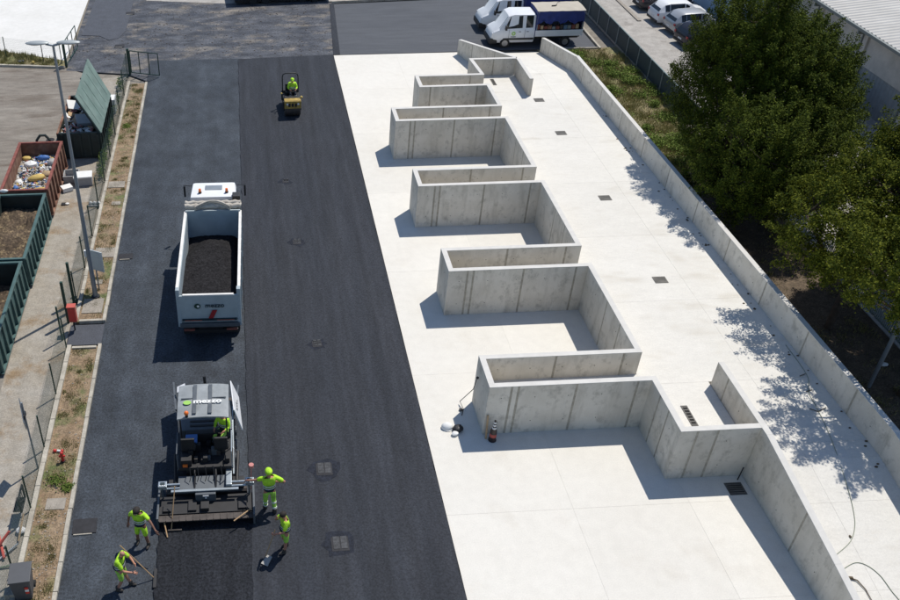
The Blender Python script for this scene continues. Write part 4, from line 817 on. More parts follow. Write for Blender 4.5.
# ---------------------------------------------------------------- people
def V3(*a): return Vector(a)
BASE=dict(pel=V3(0,0,0.93),wai=V3(0,0,1.08),che=V3(0,0,1.30),nek=V3(0,0.01,1.47),hea=V3(0,0.03,1.60),top=V3(0,0.03,1.70),
  shL=V3(-0.18,0,1.42),elL=V3(-0.27,0.02,1.15),haL=V3(-0.28,0.10,0.92),shR=V3(0.18,0,1.42),elR=V3(0.27,0.02,1.15),haR=V3(0.28,0.10,0.92),
  hiL=V3(-0.10,0,0.90),knL=V3(-0.12,0.03,0.49),anL=V3(-0.13,-0.01,0.09),hiR=V3(0.10,0,0.90),knR=V3(0.12,0.03,0.49),anR=V3(0.13,-0.01,0.09))
def person(label,loc,rz,J={},hat=None,hair=True,shorts=True,trouser='hiviz_dim',skinm='skin',sc=1.0,seated=False,longsleeve=False):
    t=thing('person',label,'person',loc,rz); t.scale=(sc,sc,sc); j=dict(BASE); j.update({k:V3(*v) for k,v in J.items()})
    P=[];E=[];Rr=[]
    def add(p,r,par=None):
        P.append(p); Rr.append(r)
        if par is not None: E.append((par,len(P)-1))
        return len(P)-1
    a=add(j['pel'],(0.145,0.105)); b=add(j['wai'],(0.14,0.10),a); c=add(j['che'],(0.165,0.115),b); n=add(j['nek'],0.055,c)
    f=(j['hea']-j['nek']); h0=add(j['nek'].lerp(j['hea'],0.45),0.062,n); h1=add(j['hea'],(0.082,0.098),h0); h2=add(j['top'],(0.060,0.072),h1)
    for s,sg in (('L',-1),('R',1)):
        sh=add(j['sh'+s],0.062,c); e1=add(j['sh'+s].lerp(j['el'+s],0.5),0.050,sh); el=add(j['el'+s],0.042,e1); fo=add(j['el'+s].lerp(j['ha'+s],0.35),0.040,el); wr=add(j['ha'+s],0.027,fo)
        d=(j['ha'+s]-j['el'+s]).normalized(); side=d.cross(V3(0,1,0)) if abs(d.y)<0.8 else d.cross(V3(1,0,0)); side.normalize(); pm_=add(j['ha'+s]+d*0.06,(0.040,0.022),wr)
        curl=d.cross(side)*0.02
        for q in range(4):
            o=side*(-0.03+0.02*q); Ln=0.07 if q in (1,2) else 0.058
            k1=add(j['ha'+s]+d*0.10+o,0.0105,pm_); k2=add(j['ha'+s]+d*(0.10+Ln*0.55)+o+curl*0.5,0.009,k1); add(j['ha'+s]+d*(0.10+Ln)+o+curl*1.6,0.0075,k2)
        th=add(j['ha'+s]+d*0.045-side*0.045,0.012,wr); add(j['ha'+s]+d*0.09-side*0.065+curl,0.0095,th)
        hp=add(j['hi'+s],0.092,a); t1_=add(j['hi'+s].lerp(j['kn'+s],0.5),0.078,hp); kn=add(j['kn'+s],0.056,t1_); cf=add(j['kn'+s].lerp(j['an'+s],0.35),0.056,kn); an=add(j['an'+s],0.036,cf)
        fd=V3(0.12*sg*0.3,1,0).normalized(); hl=add(j['an'+s]+V3(0,0.02,-0.05),0.038,an); add(j['an'+s]+fd*0.15+V3(0,0,-0.055),(0.042,0.026),hl)
    skin('body',P,E,Rr,skinm,t)
    # shirt
    P=[];E=[];Rr=[]
    add(j['wai'].lerp(j['pel'],0.55),(0.168,0.128)); k=add(j['wai'],(0.166,0.126),0); c=add(j['che'],(0.198,0.150),k); n=add(j['che'].lerp(j['nek'],0.70),(0.135,0.112),c)
    for s in 'LR':
        f_=0.62 if not longsleeve else 1.6
        sh=add(j['sh'+s],0.080,c); q=add(j['sh'+s].lerp(j['el'+s],0.55),0.072,sh)
        q=add(j['sh'+s].lerp(j['el'+s],0.85),0.066,q)
        if longsleeve: q=add(j['el'+s].lerp(j['ha'+s],0.1),0.058,q); add(j['el'+s].lerp(j['ha'+s],0.85),0.044,q)
    sh_=skin('shirt',P,E,Rr,'hiviz',t)
    # belt-height dark band and trousers
    P=[];E=[];Rr=[]
    a=add(j['pel']+V3(0,0,0.06),(0.165,0.125))
    a2=add(j['pel'],(0.160,0.122),a)
    for s in 'LR':
        hp=add(j['hi'+s]+V3(0,0,-0.03),0.108,a2); q=add(j['hi'+s].lerp(j['kn'+s],0.5),0.094,hp); q=add(j['kn'+s],0.076,q)
        if not shorts: q=add(j['kn'+s].lerp(j['an'+s],0.5),0.072,q); add(j['kn'+s].lerp(j['an'+s],0.88),0.062,q)
    skin('trousers',P,E,Rr,trouser,t)
    bl=MB().tube([j['pel']+V3(0,0,0.05),j['pel']+V3(0,0,0.13)],0.172,14); bo=bl.build('belt','navy_cloth',t,smooth=True); 
    for s in 'LR':
        if not shorts: 
            for f_ in (0.30,0.72): 
                p=j['kn'+s].lerp(j['an'+s],f_); d=(j['an'+s]-j['kn'+s]).normalized(); MB().tube([p-d*0.025,p+d*0.025],0.077,12).build('reflective_band','reflect',t)
        p=j['an'+s]; MB().ball((p.x,p.y+0.06,p.z-0.035),0.05,10,7,0,(0.95,2.5,0.95)).tube([(p.x,p.y,p.z-0.06),(p.x,p.y,p.z+0.10)],[0.058,0.056],10).build('boot','boot',t,smooth=True)
    p=j['che'].lerp(j['wai'],0.55)
    for q_,rx_,ry_ in ((p,0.196,0.150),(j['wai'],0.186,0.146)):
        m_=MB(); k_=20
        for zz_ in (-0.022,0.022):
            for a_ in range(k_): m_.v.append((q_.x+rx_*math.cos(2*PI*a_/k_),q_.y+ry_*math.sin(2*PI*a_/k_),q_.z+zz_))
        for a_ in range(k_): m_.f.append((a_,(a_+1)%k_,k_+(a_+1)%k_,k_+a_)); m_.m.append(0)
        m_.build('reflective_band','reflect',t,smooth=True)
    up=(j['top']-j['hea']).normalized(); hc=j['hea']+up*0.03
    Tm=up.to_track_quat('Z','Y').to_matrix(); fw=(Tm@V3(0,1,0)); fw=V3(0,1,-0.12).normalized()
    for s in (-1,1): MB().ball((0,0,0),0.013,8,6).build('eye','ink_dark',t,loc=tuple(j['hea']+fw*0.096+V3(s*0.033,0,0.015))); MB().ball((0,0,0),0.022,8,6,0,(0.5,1,1.3)).build('ear',skinm,t,loc=tuple(j['hea']+V3(s*0.09,0,0)))
    MB().ball((0,0,0),0.018,8,6,0,(0.8,1.2,1.3)).build('nose',skinm,t,loc=tuple(j['hea']+fw*0.11+V3(0,0,-0.015)))
    MB().ball((0,0,0),0.02,8,6,0,(1.2,0.4,0.35)).build('mouth','waste_pink',t,loc=tuple(j['hea']+fw*0.10+V3(0,0,-0.055)))
    if hair: MB().ball((0,0,0),0.102,14,9,0,(0.92,1.08,0.92)).build('hair','hair_dark',t,smooth=True,loc=tuple(hc+V3(0,-0.018,0.03)))
    if hat:
        MB().ball((0,0,0),0.118,16,9,0,(0.95,1.12,0.85)).build('cap',hat,t,smooth=True,loc=tuple(hc+up*0.035)); MB().ball((0,0,0),0.08,12,6,0,(0.9,0.9,0.14)).build('cap_peak',hat,t,smooth=True,loc=tuple(hc+fw*0.11+V3(0,0,0.03)))
    return t
# faces the camera (local +y -> -y world): rz=PI
person('worker in yellow shirt and shorts with dark cap, arm stretched out towards the screed',(-3.60,17.62,0.0),PI-0.25,
   dict(elL=(-0.40,0.14,1.30),haL=(-0.60,0.30,1.12),elR=(0.33,-0.05,1.17),haR=(0.36,0.03,0.93),anL=(-0.19,0.03,0.09),knL=(-0.16,0.06,0.49),anR=(0.17,-0.05,0.09),hea=(0,0.08,1.59),top=(0,0.10,1.69)),hat='hair_dark',skinm='skin_tan',sc=0.98,trouser='hiviz')
person('worker in yellow shirt leaning forward to hold a long rake, bare reddish head',(-4.02,16.12,0.0),-PI/2-0.3,
   dict(pel=(0,-0.05,0.92),wai=(0,-0.02,1.07),che=(0,0.03,1.29),nek=(0,0.07,1.45),hea=(0,0.13,1.57),top=(0,0.16,1.67),shL=(-0.18,0.04,1.40),shR=(0.18,0.04,1.40),elL=(-0.24,0.22,1.15),haL=(-0.05,0.42,1.20),elR=(0.24,0.2,1.12),haR=(0.12,0.42,0.98),anL=(-0.14,0.15,0.09),anR=(0.14,-0.14,0.09)),hair=False,sc=0.98,trouser='hiviz_dim')
person('worker in yellow helmet seen from behind, reaching for the screed control panel',(0.22,18.62,0.045),0.12,
   dict(elL=(-0.34,0.18,1.20),haL=(-0.55,0.34,1.05),elR=(0.46,-0.06,1.22),haR=(0.25,0.10,1.10),anL=(-0.12,0.10,0.09),anR=(0.13,-0.12,0.09),shL=(-0.19,0.03,1.41)),hat='hiviz',hair=False,shorts=False,trouser='hiviz_dim',sc=1.03)
person('dark haired worker with one hand at his face and a shovel in the other',(0.62,17.1,0.045),PI/2+0.35,
   dict(elL=(-0.25,0.16,1.14),haL=(-0.12,0.34,1.05),elR=(0.24,0.20,1.22),haR=(0.06,0.24,1.50),hea=(0,0.07,1.59),top=(0,0.10,1.69),anL=(-0.11,0.08,0.09),anR=(0.13,-0.10,0.09)),hair=True,shorts=True,trouser='hiviz_dim',sc=0.98,skinm='skin')
seat=dict(pel=(0,0,0.50),wai=(0,0,0.66),che=(0,0.03,0.88),nek=(0,0.05,1.04),hea=(0,0.09,1.17),top=(0,0.10,1.27),shL=(-0.18,0.02,0.99),shR=(0.18,0.02,0.99),elL=(-0.26,0.12,0.74),haL=(-0.18,0.36,0.72),elR=(0.26,0.12,0.74),haR=(0.18,0.36,0.72),
   hiL=(-0.10,0.04,0.48),hiR=(0.10,0.04,0.48),knL=(-0.14,0.44,0.50),knR=(0.14,0.44,0.50),anL=(-0.14,0.48,0.12),anR=(0.14,0.48,0.12))
person('paver operator in yellow vest seated under the canopy edge',(-1.13,20.95,0.92),PI*0.85,seat,hair=True,shorts=False,trouser='hiviz_dim',sc=0.92,longsleeve=True)
person('roller driver in yellow jacket seated on the small roller',(2.56,47.58,0.62),PI+0.05,seat,hat='hiviz',shorts=False,trouser='navy_cloth',sc=0.95,longsleeve=True)

# hand tools
def stick(name,label,cat,p,q,r,m,extra=None):
    t=thing(name,label,cat,q); p=Vector(p)-Vector(q); MB().tube([(0,0,0.02),p],r,7).build('handle',m,t,smooth=True)
    if extra: extra(t)
    return t
stick('asphalt_rake','long wooden rake held by the leaning worker, its head on the asphalt','rake',(-4.0,16.45,1.45),(-3.17,16.35,0.0),0.016,'wood',lambda t: MB().box(-0.04,0.05,-0.34,0.30,0.0,0.09).build('rake_head','machine_black',t,bevel=0.01))
def shov(t): 
    MB().hexa([(-0.14,-0.24,0.01),(0.05,-0.36,0.01),(0.20,-0.05,0.03),(0.06,0.03,0.03),(-0.14,-0.24,0.03),(0.05,-0.36,0.03),(0.20,-0.05,0.05),(0.06,0.03,0.05)]).build('blade','tool_steel',t)
stick('shovel','shovel with flat grey blade held down by the dark haired worker','shovel',(0.33,17.06,1.02),(0.02,16.88,0.05),0.016,'wood',shov)
stick('shovel','long wooden handled lute leaning against the left part of the screed','lute',(-2.62,18.75,1.2),(-2.78,18.0,0.06),0.016,'wood',lambda t: MB().box(-0.1,0.32,-0.03,0.03,0.0,0.07).build('lute_head','greasy_steel',t))
stick('broom_handle','short pale wooden stick propped at the left corner of the screed','stick',(-2.98,18.15,0.3),(-2.88,17.75,0.07),0.02,'wood')
stick('broom_handle','pale wooden stick lying on the right end of the screed walkway','stick',(-0.35,18.35,0.5),(-0.88,17.95,0.42),0.02,'wood')
tag(MB().tube([(-1.28,16.1,0.07),(-0.5,17.85,0.07)],0.012,5).build('marking_string','machine_black'),'thin dark string running over the new asphalt from the screed','string')

# ---------------------------------------------------------------- waste containers
def rolloff(label,x0,x1,y0,y1,h,side,rim,inside,ribs=True,nr=10,far=False):
    t=thing('waste_container',label,'container',(x1,y0,0)); W=x1-x0; L=y1-y0; T_=0.05
    MB().box(-W,0,0,L,0.12,0.20).build('floor',inside,t)
    MB().box(-W+0.2,-W+0.35,0.1,L-0.1,0,0.12).box(-0.35,-0.2,0.1,L-0.1,0,0.12).build('skid_rail','container_dark',t)
    def pane(n,x_0,x_1,y_0,y_1): 
        m=MB(); m.box(x_0,x_1,y_0,y_1,0.20,h); return m.build(n,[side],t)
    pane('side_wall',-T_,0,0,L); pane('side_wall',-W,-W+T_,0,L); pane('end_wall',-W+T_,-T_,0,T_); pane('end_wall',-W+T_,-T_,L-T_,L)
    if inside!=side:
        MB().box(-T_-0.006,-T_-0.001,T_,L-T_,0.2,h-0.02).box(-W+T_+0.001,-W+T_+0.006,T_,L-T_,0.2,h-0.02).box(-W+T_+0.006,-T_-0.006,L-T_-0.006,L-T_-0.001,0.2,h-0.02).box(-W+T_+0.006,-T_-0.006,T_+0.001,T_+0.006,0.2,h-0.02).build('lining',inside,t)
    m=MB(); 
    m.box(-0.08,0.05,-0.02,L+0.02,h+0.001,h+0.09).build('top_rim',rim,t,bevel=0.012); MB().box(-W-0.05,-W+0.08,-0.02,L+0.02,h+0.001,h+0.09).build('top_rim',rim,t,bevel=0.012)
    MB().box(-W+0.08,-0.08,-0.03,0.09,h+0.001,h+0.085).build('top_rim',rim,t,bevel=0.012); MB().box(-W+0.08,-0.08,L-0.09,L+0.02,h+0.001,h+0.085).build('top_rim',rim,t,bevel=0.012)
    for k in range(nr):
        y=0.12+k*(L-0.24)/(nr-1); MB().hexa([(0,y-0.05,0.16),(0.11,y-0.05,0.16),(0.11,y+0.05,0.16),(0,y+0.05,0.16),(0,y-0.05,h),(0.06,y-0.05,h),(0.06,y+0.05,h),(0,y+0.05,h)]).build('rib',side,t)
        if k%3==0: MB().box(-W-0.08,-W,y-0.05,y+0.05,0.16,h).build('rib',side,t)
    MB().box(0,0.12,0,L,0.12,0.155).build('bottom_rail',side,t)
    return t
c1=rolloff('open rusty waste container heaped with mixed rubbish, farther of the side by side row',-11.25,-9.2,36.6,41.35,1.42,'rust','rust_rim','rust',nr=8)
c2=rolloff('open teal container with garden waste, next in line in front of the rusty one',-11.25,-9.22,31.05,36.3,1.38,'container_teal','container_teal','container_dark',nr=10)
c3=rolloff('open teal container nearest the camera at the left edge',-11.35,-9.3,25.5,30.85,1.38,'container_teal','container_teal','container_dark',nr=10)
MB().tube([(-1.25,4.80,0.6),(-1.25,4.95,1.5),(-1.05,4.95,1.75),(-0.80,4.95,1.75),(-0.62,4.95,1.5),(-0.62,4.80,0.6)],0.07,7).box(-1.15,-0.72,4.86,4.93,1.1,1.45).build('hook_frame','container_dark',c1)
def heap(x0,x1,y0,y1,zc,m,name,label,amp=0.25,seed=1,cat='waste',fine=0.05):
    r=np.random.default_rng(seed); nx,ny=22,46; gx=np.linspace(x0,x1,nx); gy=np.linspace(y0,y1,ny); V=[];F=[]
    b=[(r.uniform(x0,x1),r.uniform(y0,y1),r.uniform(0.3,0.8),r.uniform(-1,1)*amp) for _ in range(14)]
    for y in gy:
        for x in gx:
            z=zc+sum(a*math.exp(-((x-p)**2+(y-q)**2)/s**2) for p,q,s,a in b)+r.uniform(-fine,fine); V.append((x,y,z))
    for j in range(ny-1):
        for i in range(nx-1): a=j*nx+i; F.append((a,a+1,a+nx+1,a+nx))
    o=MB().add(V,F).build(name,m,smooth=30,kind='stuff'); tag(o,label,cat); return o,b
def hz(b,zc,x,y): return zc+sum(a*math.exp(-((x-p)**2+(y-q)**2)/s**2) for p,q,s,a in b)
o,b1=heap(-11.19,-9.26,36.66,41.28,0.78,'stone','rubble_heap','grey and brown crumbled rubbish filling the rusty container',0.12,1)
heap(-11.19,-9.28,31.12,36.24,0.72,'compost','garden_waste','brown garden waste heaped in the middle container',0.2,2)
heap(-11.29,-9.36,25.56,30.79,0.35,'compost','garden_waste','brown garden waste lying low in the nearest container',0.15,3)
# rubbish pieces in the rusty container
r=random.Random(12); wm=['poly_white','poly_white','waste_grey','waste_blue','waste_yellow','waste_pink','cardboard','white_paint','canvas_blue','black_plastic']
m=MB(); 
for i in range(900):
    x=r.uniform(-11.1,-9.35); y=r.uniform(36.9,41.1); s=r.uniform(0.02,0.10); z=hz(b1,0.78,x,y)+s*0.4; Tm=Matrix.Translation((x,y,z))@Euler((r.uniform(-1,1),r.uniform(-1,1),r.uniform(0,6))).to_matrix().to_4x4()
    mi=r.randrange(10)
    if r.random()<0.5: m.box(-s,s,-s*0.7,s*0.7,-s*0.12,s*0.3,mi,Tm)
    else: m.ball((x,y,z),s,6,4,mi,(1,0.8,0.5))
tag(m.build('mixed_rubbish',wm,kind='stuff'),'countless small coloured scraps of rubbish on top of the rusty container','rubbish')
def bag(label,x,y,z,s,mm,sq=(1,0.7,0.5),rz=0,name='rubbish_bag',cat='bag'):
    m=MB().ball((0,0,0),s,12,9,0,sq); rr=random.Random(int(x*100+y)); 
    m.v=[tuple(c*(1+rr.uniform(-0.13,0.13)) for c in v) for v in m.v]; o=m.build(name,mm,smooth=50,loc=(x,y,z)); o.rotation_euler=(0,0,rz); tag(o,label,cat); return o
zz=lambda x,y: hz(b1,0.78,x,y)
bag('large ochre yellow bag in the middle of the rusty container',-10.05,38.75,zz(-10.05,38.75)+0.12,0.38,'waste_yellow',(1.1,0.55,0.45),0.3)
bag('tan crumpled bag beside the large yellow one in the rusty container',-9.62,39.0,zz(-9.62,39)+0.12,0.27,'cardboard',(0.9,0.8,0.6))
bag('flat yellow bag near the front right corner of the rusty container',-9.75,37.55,zz(-9.75,37.6)+0.08,0.30,'waste_yellow',(1.1,0.5,0.35))
bag('blue plastic sheet at the far end of the rusty container',-10.1,40.75,zz(-10.1,40.7)+0.12,0.30,'waste_blue',(1.1,0.5,0.45))
bag('small blue bag at the left wall of the rusty container',-10.95,38.0,zz(-10.95,38)+0.08,0.13,'waste_blue',(1,1,0.7))
bag('large white bag on the far left of the rusty container',-10.6,40.1,zz(-10.6,40.1)+0.14,0.33,'poly_white',(1,0.8,0.5))
bag('grey white sack on the far right of the rusty container',-9.6,40.3,zz(-9.6,40.3)+0.12,0.30,'waste_grey',(0.8,0.9,0.6))
bag('pale yellow sack in the far left corner of the rusty container',-10.95,40.9,zz(-10.95,40.9)+0.12,0.22,'waste_yellow',(1,0.7,0.5))
bag('white packaging in the front left of the rusty container',-10.95,38.75,zz(-10.9,38.7)+0.1,0.16,'poly_white',(1,1,0.5))
bag('white bottle lying on the rim between the rusty and the teal container',-11.05,36.45,1.56,0.12,'poly_white',(1.6,0.7,0.7),0,'plastic_bottle','bottle')
# dark container with raised lid
def lid_container():
    x0,x1,y0,y1,h=-9.62,-7.42,42.3,46.9,1.40; t=thing('waste_container','dark green lidded container with its lid raised and furniture waste inside','container',(x1,y0,0)); W=x1-x0; L=y1-y0
    MB().box(-W,0,0,L,0.1,0.2).build('floor','container_dark',t)
    for n,a in (('side_wall',(-0.06,0,0,L)),('side_wall',(-W,-W+0.06,0,L)),('end_wall',(-W+0.06,-0.06,0,0.06)),('end_wall',(-W+0.06,-0.06,L-0.06,L))): MB().box(a[0],a[1],a[2],a[3],0.2,h).build(n,'container_dark',t)
    MB().box(-W-0.002,-W+0.10,0.0,L,h+0.001,h+0.06).build('top_rim','rust',t); MB().box(-W+0.1,-0.06,-0.02,0.1,h+0.001,h+0.06).build('top_rim','container_dark',t); MB().box(-W+0.1,-0.06,L-0.1,L+0.02,h+0.001,h+0.06).build('top_rim','container_dark',t)
    for k in range(5): MB().box(-W+0.2+k*0.45,-W+0.30+k*0.45,-0.07,0,0.2,h).build('rib','container_dark',t)
    for k in range(8): y=0.2+k*0.6; MB().box(0,0.07,y-0.05,y+0.05,0.2,h).build('rib','container_dark',t)
    # lid plane: hinge along x=0
    a=Vector((-0.98,0,2.00)); n=Vector((2.00,0,0.98)).normalized(); q=0.05; Ld=L+0.1
    lid=MB(); lid.hexa([(0,0,h),(0,Ld,h),(a.x,Ld+0.15,h+a.z),(a.x,-0.05+0.0,h+a.z)]+[tuple(Vector(p)+n*q) for p in ((0,0,h),(0,Ld,h),(a.x,Ld+0.15,h+a.z),(a.x,-0.05,h+a.z))]); lo=lid.build('lid','lid_green',t)
    for f_ in (0.0,0.5,1.0):
        s=MB(); y=Ld*f_; w_=0.04; p0=Vector((0,y,h))-n*0.05; p1=Vector((a.x,y,h+a.z))-n*0.05; s.tube([p0,p1],0.04,6); s.build('lid_brace','container_dark',lo)
    s=MB(); s.tube([Vector((a.x*0.5,0,h+a.z*0.5))-n*0.05,Vector((a.x*0.5,Ld,h+a.z*0.5))-n*0.05],0.035,6).build('lid_brace','container_dark',lo)
    for k in range(5): y=0.5+k*0.9; MB().tube([Vector((a.x*0.12,y,h+a.z*0.12))+n*(q+0.01),Vector((a.x*0.92,y,h+a.z*0.92))+n*(q+0.01)],0.007,5).build('lid_groove','lid_green',lo)
lid_container()
heap(-9.54,-7.5,42.38,46.8,0.98,'container_dark','dark_waste','dark broken waste filling the lidded container',0.2,7)
m=MB(); r=random.Random(31)
for i in range(130):
    x=r.uniform(-9.5,-7.9); y=r.uniform(42.6,46.6); s_=r.uniform(0.05,0.22); Tm=Matrix.Translation((x,y,1.05+r.uniform(0,0.25)))@Euler((r.uniform(-.8,.8),r.uniform(-.8,.8),r.uniform(0,6))).to_matrix().to_4x4()
    m.box(-s_,s_,-s_*0.5,s_*0.5,-0.015,0.03,r.randrange(8),Tm)
tag(m.build('broken_boards',['poly_white','waste_grey','cardboard','waste_pink','black_plastic','wood','poly_white','container_dark'],kind='stuff'),'jumble of small broken boards and packaging in the lidded container','boards')
def slabpiece(name,label,cat,x,y,z,sx,sy,sz,e,mm):
    o=MB().box(-sx/2,sx/2,-sy/2,sy/2,-sz/2,sz/2).build(name,mm,bevel=0.01,loc=(x,y,z)); o.rotation_euler=e; tag(o,label,cat); return o
slabpiece('furniture_board','white square board sticking up at the left of the lidded container','board',-9.2,45.7,1.45,0.7,0.6,0.05,(0.5,0.3,0.4),'poly_white')
slabpiece('furniture_board','wooden tan board lying in the lidded container','board',-9.05,44.3,1.15,0.9,0.35,0.05,(0.2,-0.3,0.9),'cardboard')
slabpiece('furniture_board','orange brown board leaning in the lidded container','board',-9.2,45.0,1.2,0.5,0.3,0.05,(0.3,0.4,0.2),'wood')
slabpiece('furniture_board','pinkish wooden slat in the front of the lidded container','board',-8.9,43.2,1.1,1.0,0.25,0.05,(0.1,0.2,-0.3),'waste_pink')
slabpiece('furniture_board','pale plank lying across the front of the lidded container','board',-8.5,43.4,1.12,1.2,0.2,0.05,(0.1,0.1,0.5),'poly_white')
slabpiece('cardboard_box','grey box on top of the waste in the lidded container','box',-8.35,44.2,1.2,1.1,0.9,0.35,(0.15,0.1,0.3),'waste_grey')
slabpiece('cardboard_box','flattened brown grey box near the far end of the lidded container','box',-8.6,46.0,1.2,0.8,0.6,0.2,(0.3,0.1,-0.3),'stone')
slabpiece('furniture_board','white plank end poking out of the left of the lidded container','board',-9.25,43.7,1.2,0.5,0.12,0.06,(0.2,0.5,0.8),'poly_white')
# polystyrene boxes on the path
def openbox(label,x,y,sx,sy,sz,rz,mm):
    t=thing('polystyrene_box',label,'box',(x,y,0),rz); MB().box(-sx/2,sx/2,-sy/2,sy/2,0,0.05).build('base',mm,t)
    for a in ((-sx/2,sx/2,-sy/2,-sy/2+0.05),(-sx/2,sx/2,sy/2-0.05,sy/2),(-sx/2,-sx/2+0.05,-sy/2+0.05,sy/2-0.05),(sx/2-0.05,sx/2,-sy/2+0.05,sy/2-0.05)): MB().box(*a,0.05,sz).build('side_panel',mm,t)
openbox('open grey white box standing on the path beside the lamp post',-8.75,40.2,0.75,0.75,0.35,0.05,'waste_grey')
t=thing('polystyrene_box','closed pale grey box standing to the right of the open one on the path','box',(-8.12,39.75,0),0.1); MB().box(-0.42,0.42,-0.30,0.30,0,0.42).build('box_body','waste_grey',t,bevel=0.02); MB().box(-0.45,0.45,-0.33,0.33,0.42,0.50).build('lid','poly_white',t,bevel=0.02)
slabpiece('foam_block','white foam block lying in front of the open box on the path','foam block',-8.85,39.1,0.12,0.5,0.42,0.2,(0,0,0.5),'poly_white')
m=MB().box(-0.18,0.02,-0.1,0.1,0,0.05).ball((0.1,0.0,0.04),0.1,8,5,1,(1,0.8,0.4)); tag(m.build('litter_rag',['black_plastic','poly_white'],loc=(-8.75,37.75,0)),'black and white rag of litter on the path','litter')
m=MB().box(-0.28,0.28,-0.16,0.16,0,0.06); 
for k in range(3): m.ball((-0.17+0.17*k,0.0,0.12),0.09,8,5,1)
tag(m.build('tray_of_cans',['waste_grey','poly_white'],loc=(-7.35,37.6,0)),'shallow tray of pale cans at the foot of the mesh fence','tray')
tag(MB().ball((0,0,0),0.14,10,7,0,(1.3,0.9,0.6)).ball((0.16,0,0.02),0.09,8,5).build('plastic_can','bin_grey',loc=(-14.0,55.35,0.1)),'dark canister lying at the kerb of the grass strip','canister')
tag(MB().ball((0,0,0),0.1,10,7,0,(1.1,0.9,0.8)).build('yellow_ball','waste_yellow',loc=(-13.2,55.2,0.1)),'small yellow object at the kerb of the grass strip','litter')
tag(MB().cyl((0,0,0.005),0.22,0.02,'z',16).build('yard_drain_cover','iron',loc=(-10.5,44.6,-0.01)),'round iron cover in the worn yard beside the lidded container','manhole cover')
tag(MB().box(-0.28,0.28,-0.35,0.35,0,0.75).box(-0.3,0.3,-0.37,0.37,0.751,0.85).build('white_appliance','poly_white',bevel=0.02,loc=(-7.6,47.9,0)),'white appliance standing behind the raised container lid','appliance')

# ---------------------------------------------------------------- mesh fence, gates, lamp, signs on the left
def mesh_panel(root,p,q,h,z0=0.06):
    p=Vector(p); q=Vector(q); L=(q-p).length; d=(q-p)/L; n=Vector((-d.y,d.x)); m=MB(); w_=0.0022
    k=int(L/0.075)
    for i in range(k+1):
        a=p+d*(L*i/k); m.v+= [(a.x-d.x*w_,a.y-d.y*w_,z0),(a.x+d.x*w_,a.y+d.y*w_,z0),(a.x+d.x*w_,a.y+d.y*w_,h),(a.x-d.x*w_,a.y-d.y*w_,h)]; b=len(m.v)-4; m.f.append((b,b+1,b+2,b+3)); m.m.append(0)
        a2=a+n*0.002; m.v+= [(a2.x-n.x*w_,a2.y-n.y*w_,z0),(a2.x+n.x*w_,a2.y+n.y*w_,z0),(a2.x+n.x*w_,a2.y+n.y*w_,h),(a2.x-n.x*w_,a2.y-n.y*w_,h)]; b=len(m.v)-4; m.f.append((b,b+1,b+2,b+3)); m.m.append(0)
    for j in range(int((h-z0)/0.1)+1):
        z=z0+j*0.1; m.tube([(p.x,p.y,z),(q.x,q.y,z)],w_*1.2,3,cap=False)
    m.build('mesh_panel','green_steel',root,kind='stuff')
def mesh_fence(label,pts,h,step=2.45):
    t=thing('mesh_fence',label,'fence',(0,0,0)); 
    for p,q in zip(pts[:-1],pts[1:]):
        P_=Vector(p);Q_=Vector(q);L=(Q_-P_).length;n=max(1,round(L/step))
        for i in range(n+1): a=P_+(Q_-P_)*i/n; MB().tube([(a.x,a.y,-0.05),(a.x,a.y,h+0.04)],0.028,8).build('post','green_steel',t)
        for i in range(n): mesh_panel(t,P_+(Q_-P_)*i/n,P_+(Q_-P_)*(i+1)/n,h)
    return t
mesh_fence('green wire mesh fence on the kerb, nearer stretch below the hose cabinet',[(-7.15,11.4),(-7.15,26.9)],1.50,2.4)
mesh_fence('green wire mesh fence on the kerb, farther stretch beside the lamp post',[(-7.18,29.9),(-7.1,52.6)],1.50,2.4)
mesh_fence('thin wire fence standing in the grass strip before the white yard',[(-17.5,57.2),(-12.6,55.5),(-11.4,55.1)],1.3,2.4)
def frame_gate(label,hinge,end,h,z0=0.12):
    t=thing('metal_gate',label,'gate',(hinge[0],hinge[1],0)); e=Vector((end[0]-hinge[0],end[1]-hinge[1],0))
    MB().box(-0.07,0.07,-0.07,0.07,-0.05,h+0.12).build('gate_post','green_steel',t,bevel=0.01)
    for f_ in (0.06,0.36,0.68,1.0): p=e*f_; MB().tube([(p.x,p.y,z0),(p.x,p.y,h)],0.03,7).build('upright','green_steel',t)
    for z in (z0,h): MB().tube([(e.x*0.06,e.y*0.06,z),(e.x,e.y,z)],0.03,7).build('rail','green_steel',t)
    return t
frame_gate('green framed gate leaf standing open towards the asphalt lane',(-7.03,53.16),(-5.2,52.55),1.48)
frame_gate('green framed gate leaf folded back beside the white yard',(-11.05,54.55),(-10.75,57.6),1.5)
t=thing('gate_post','pair of tall green gate posts with short mesh wing at the planter gap','gate post',(-7.3,28.5,0))
for (x,y) in ((-7.32,28.6),(-7.28,29.9)): MB().box(x+7.3-0.05,x+7.3+0.05,y-28.5-0.05,y-28.5+0.05,-0.05,1.95).build('post','green_steel',t,bevel=0.01)
mesh_panel(t,(-0.02,0.1),(0.02,1.4),1.8)
t=thing('gate_post','shorter green post standing just left of the red cabinet','gate post',(-7.4,27.5,0)); MB().tube([(0,0,0),(0,0,1.6)],0.035,8).build('post','green_steel',t); mesh_panel(t,(0,0.0),(0.06,1.05),1.5)
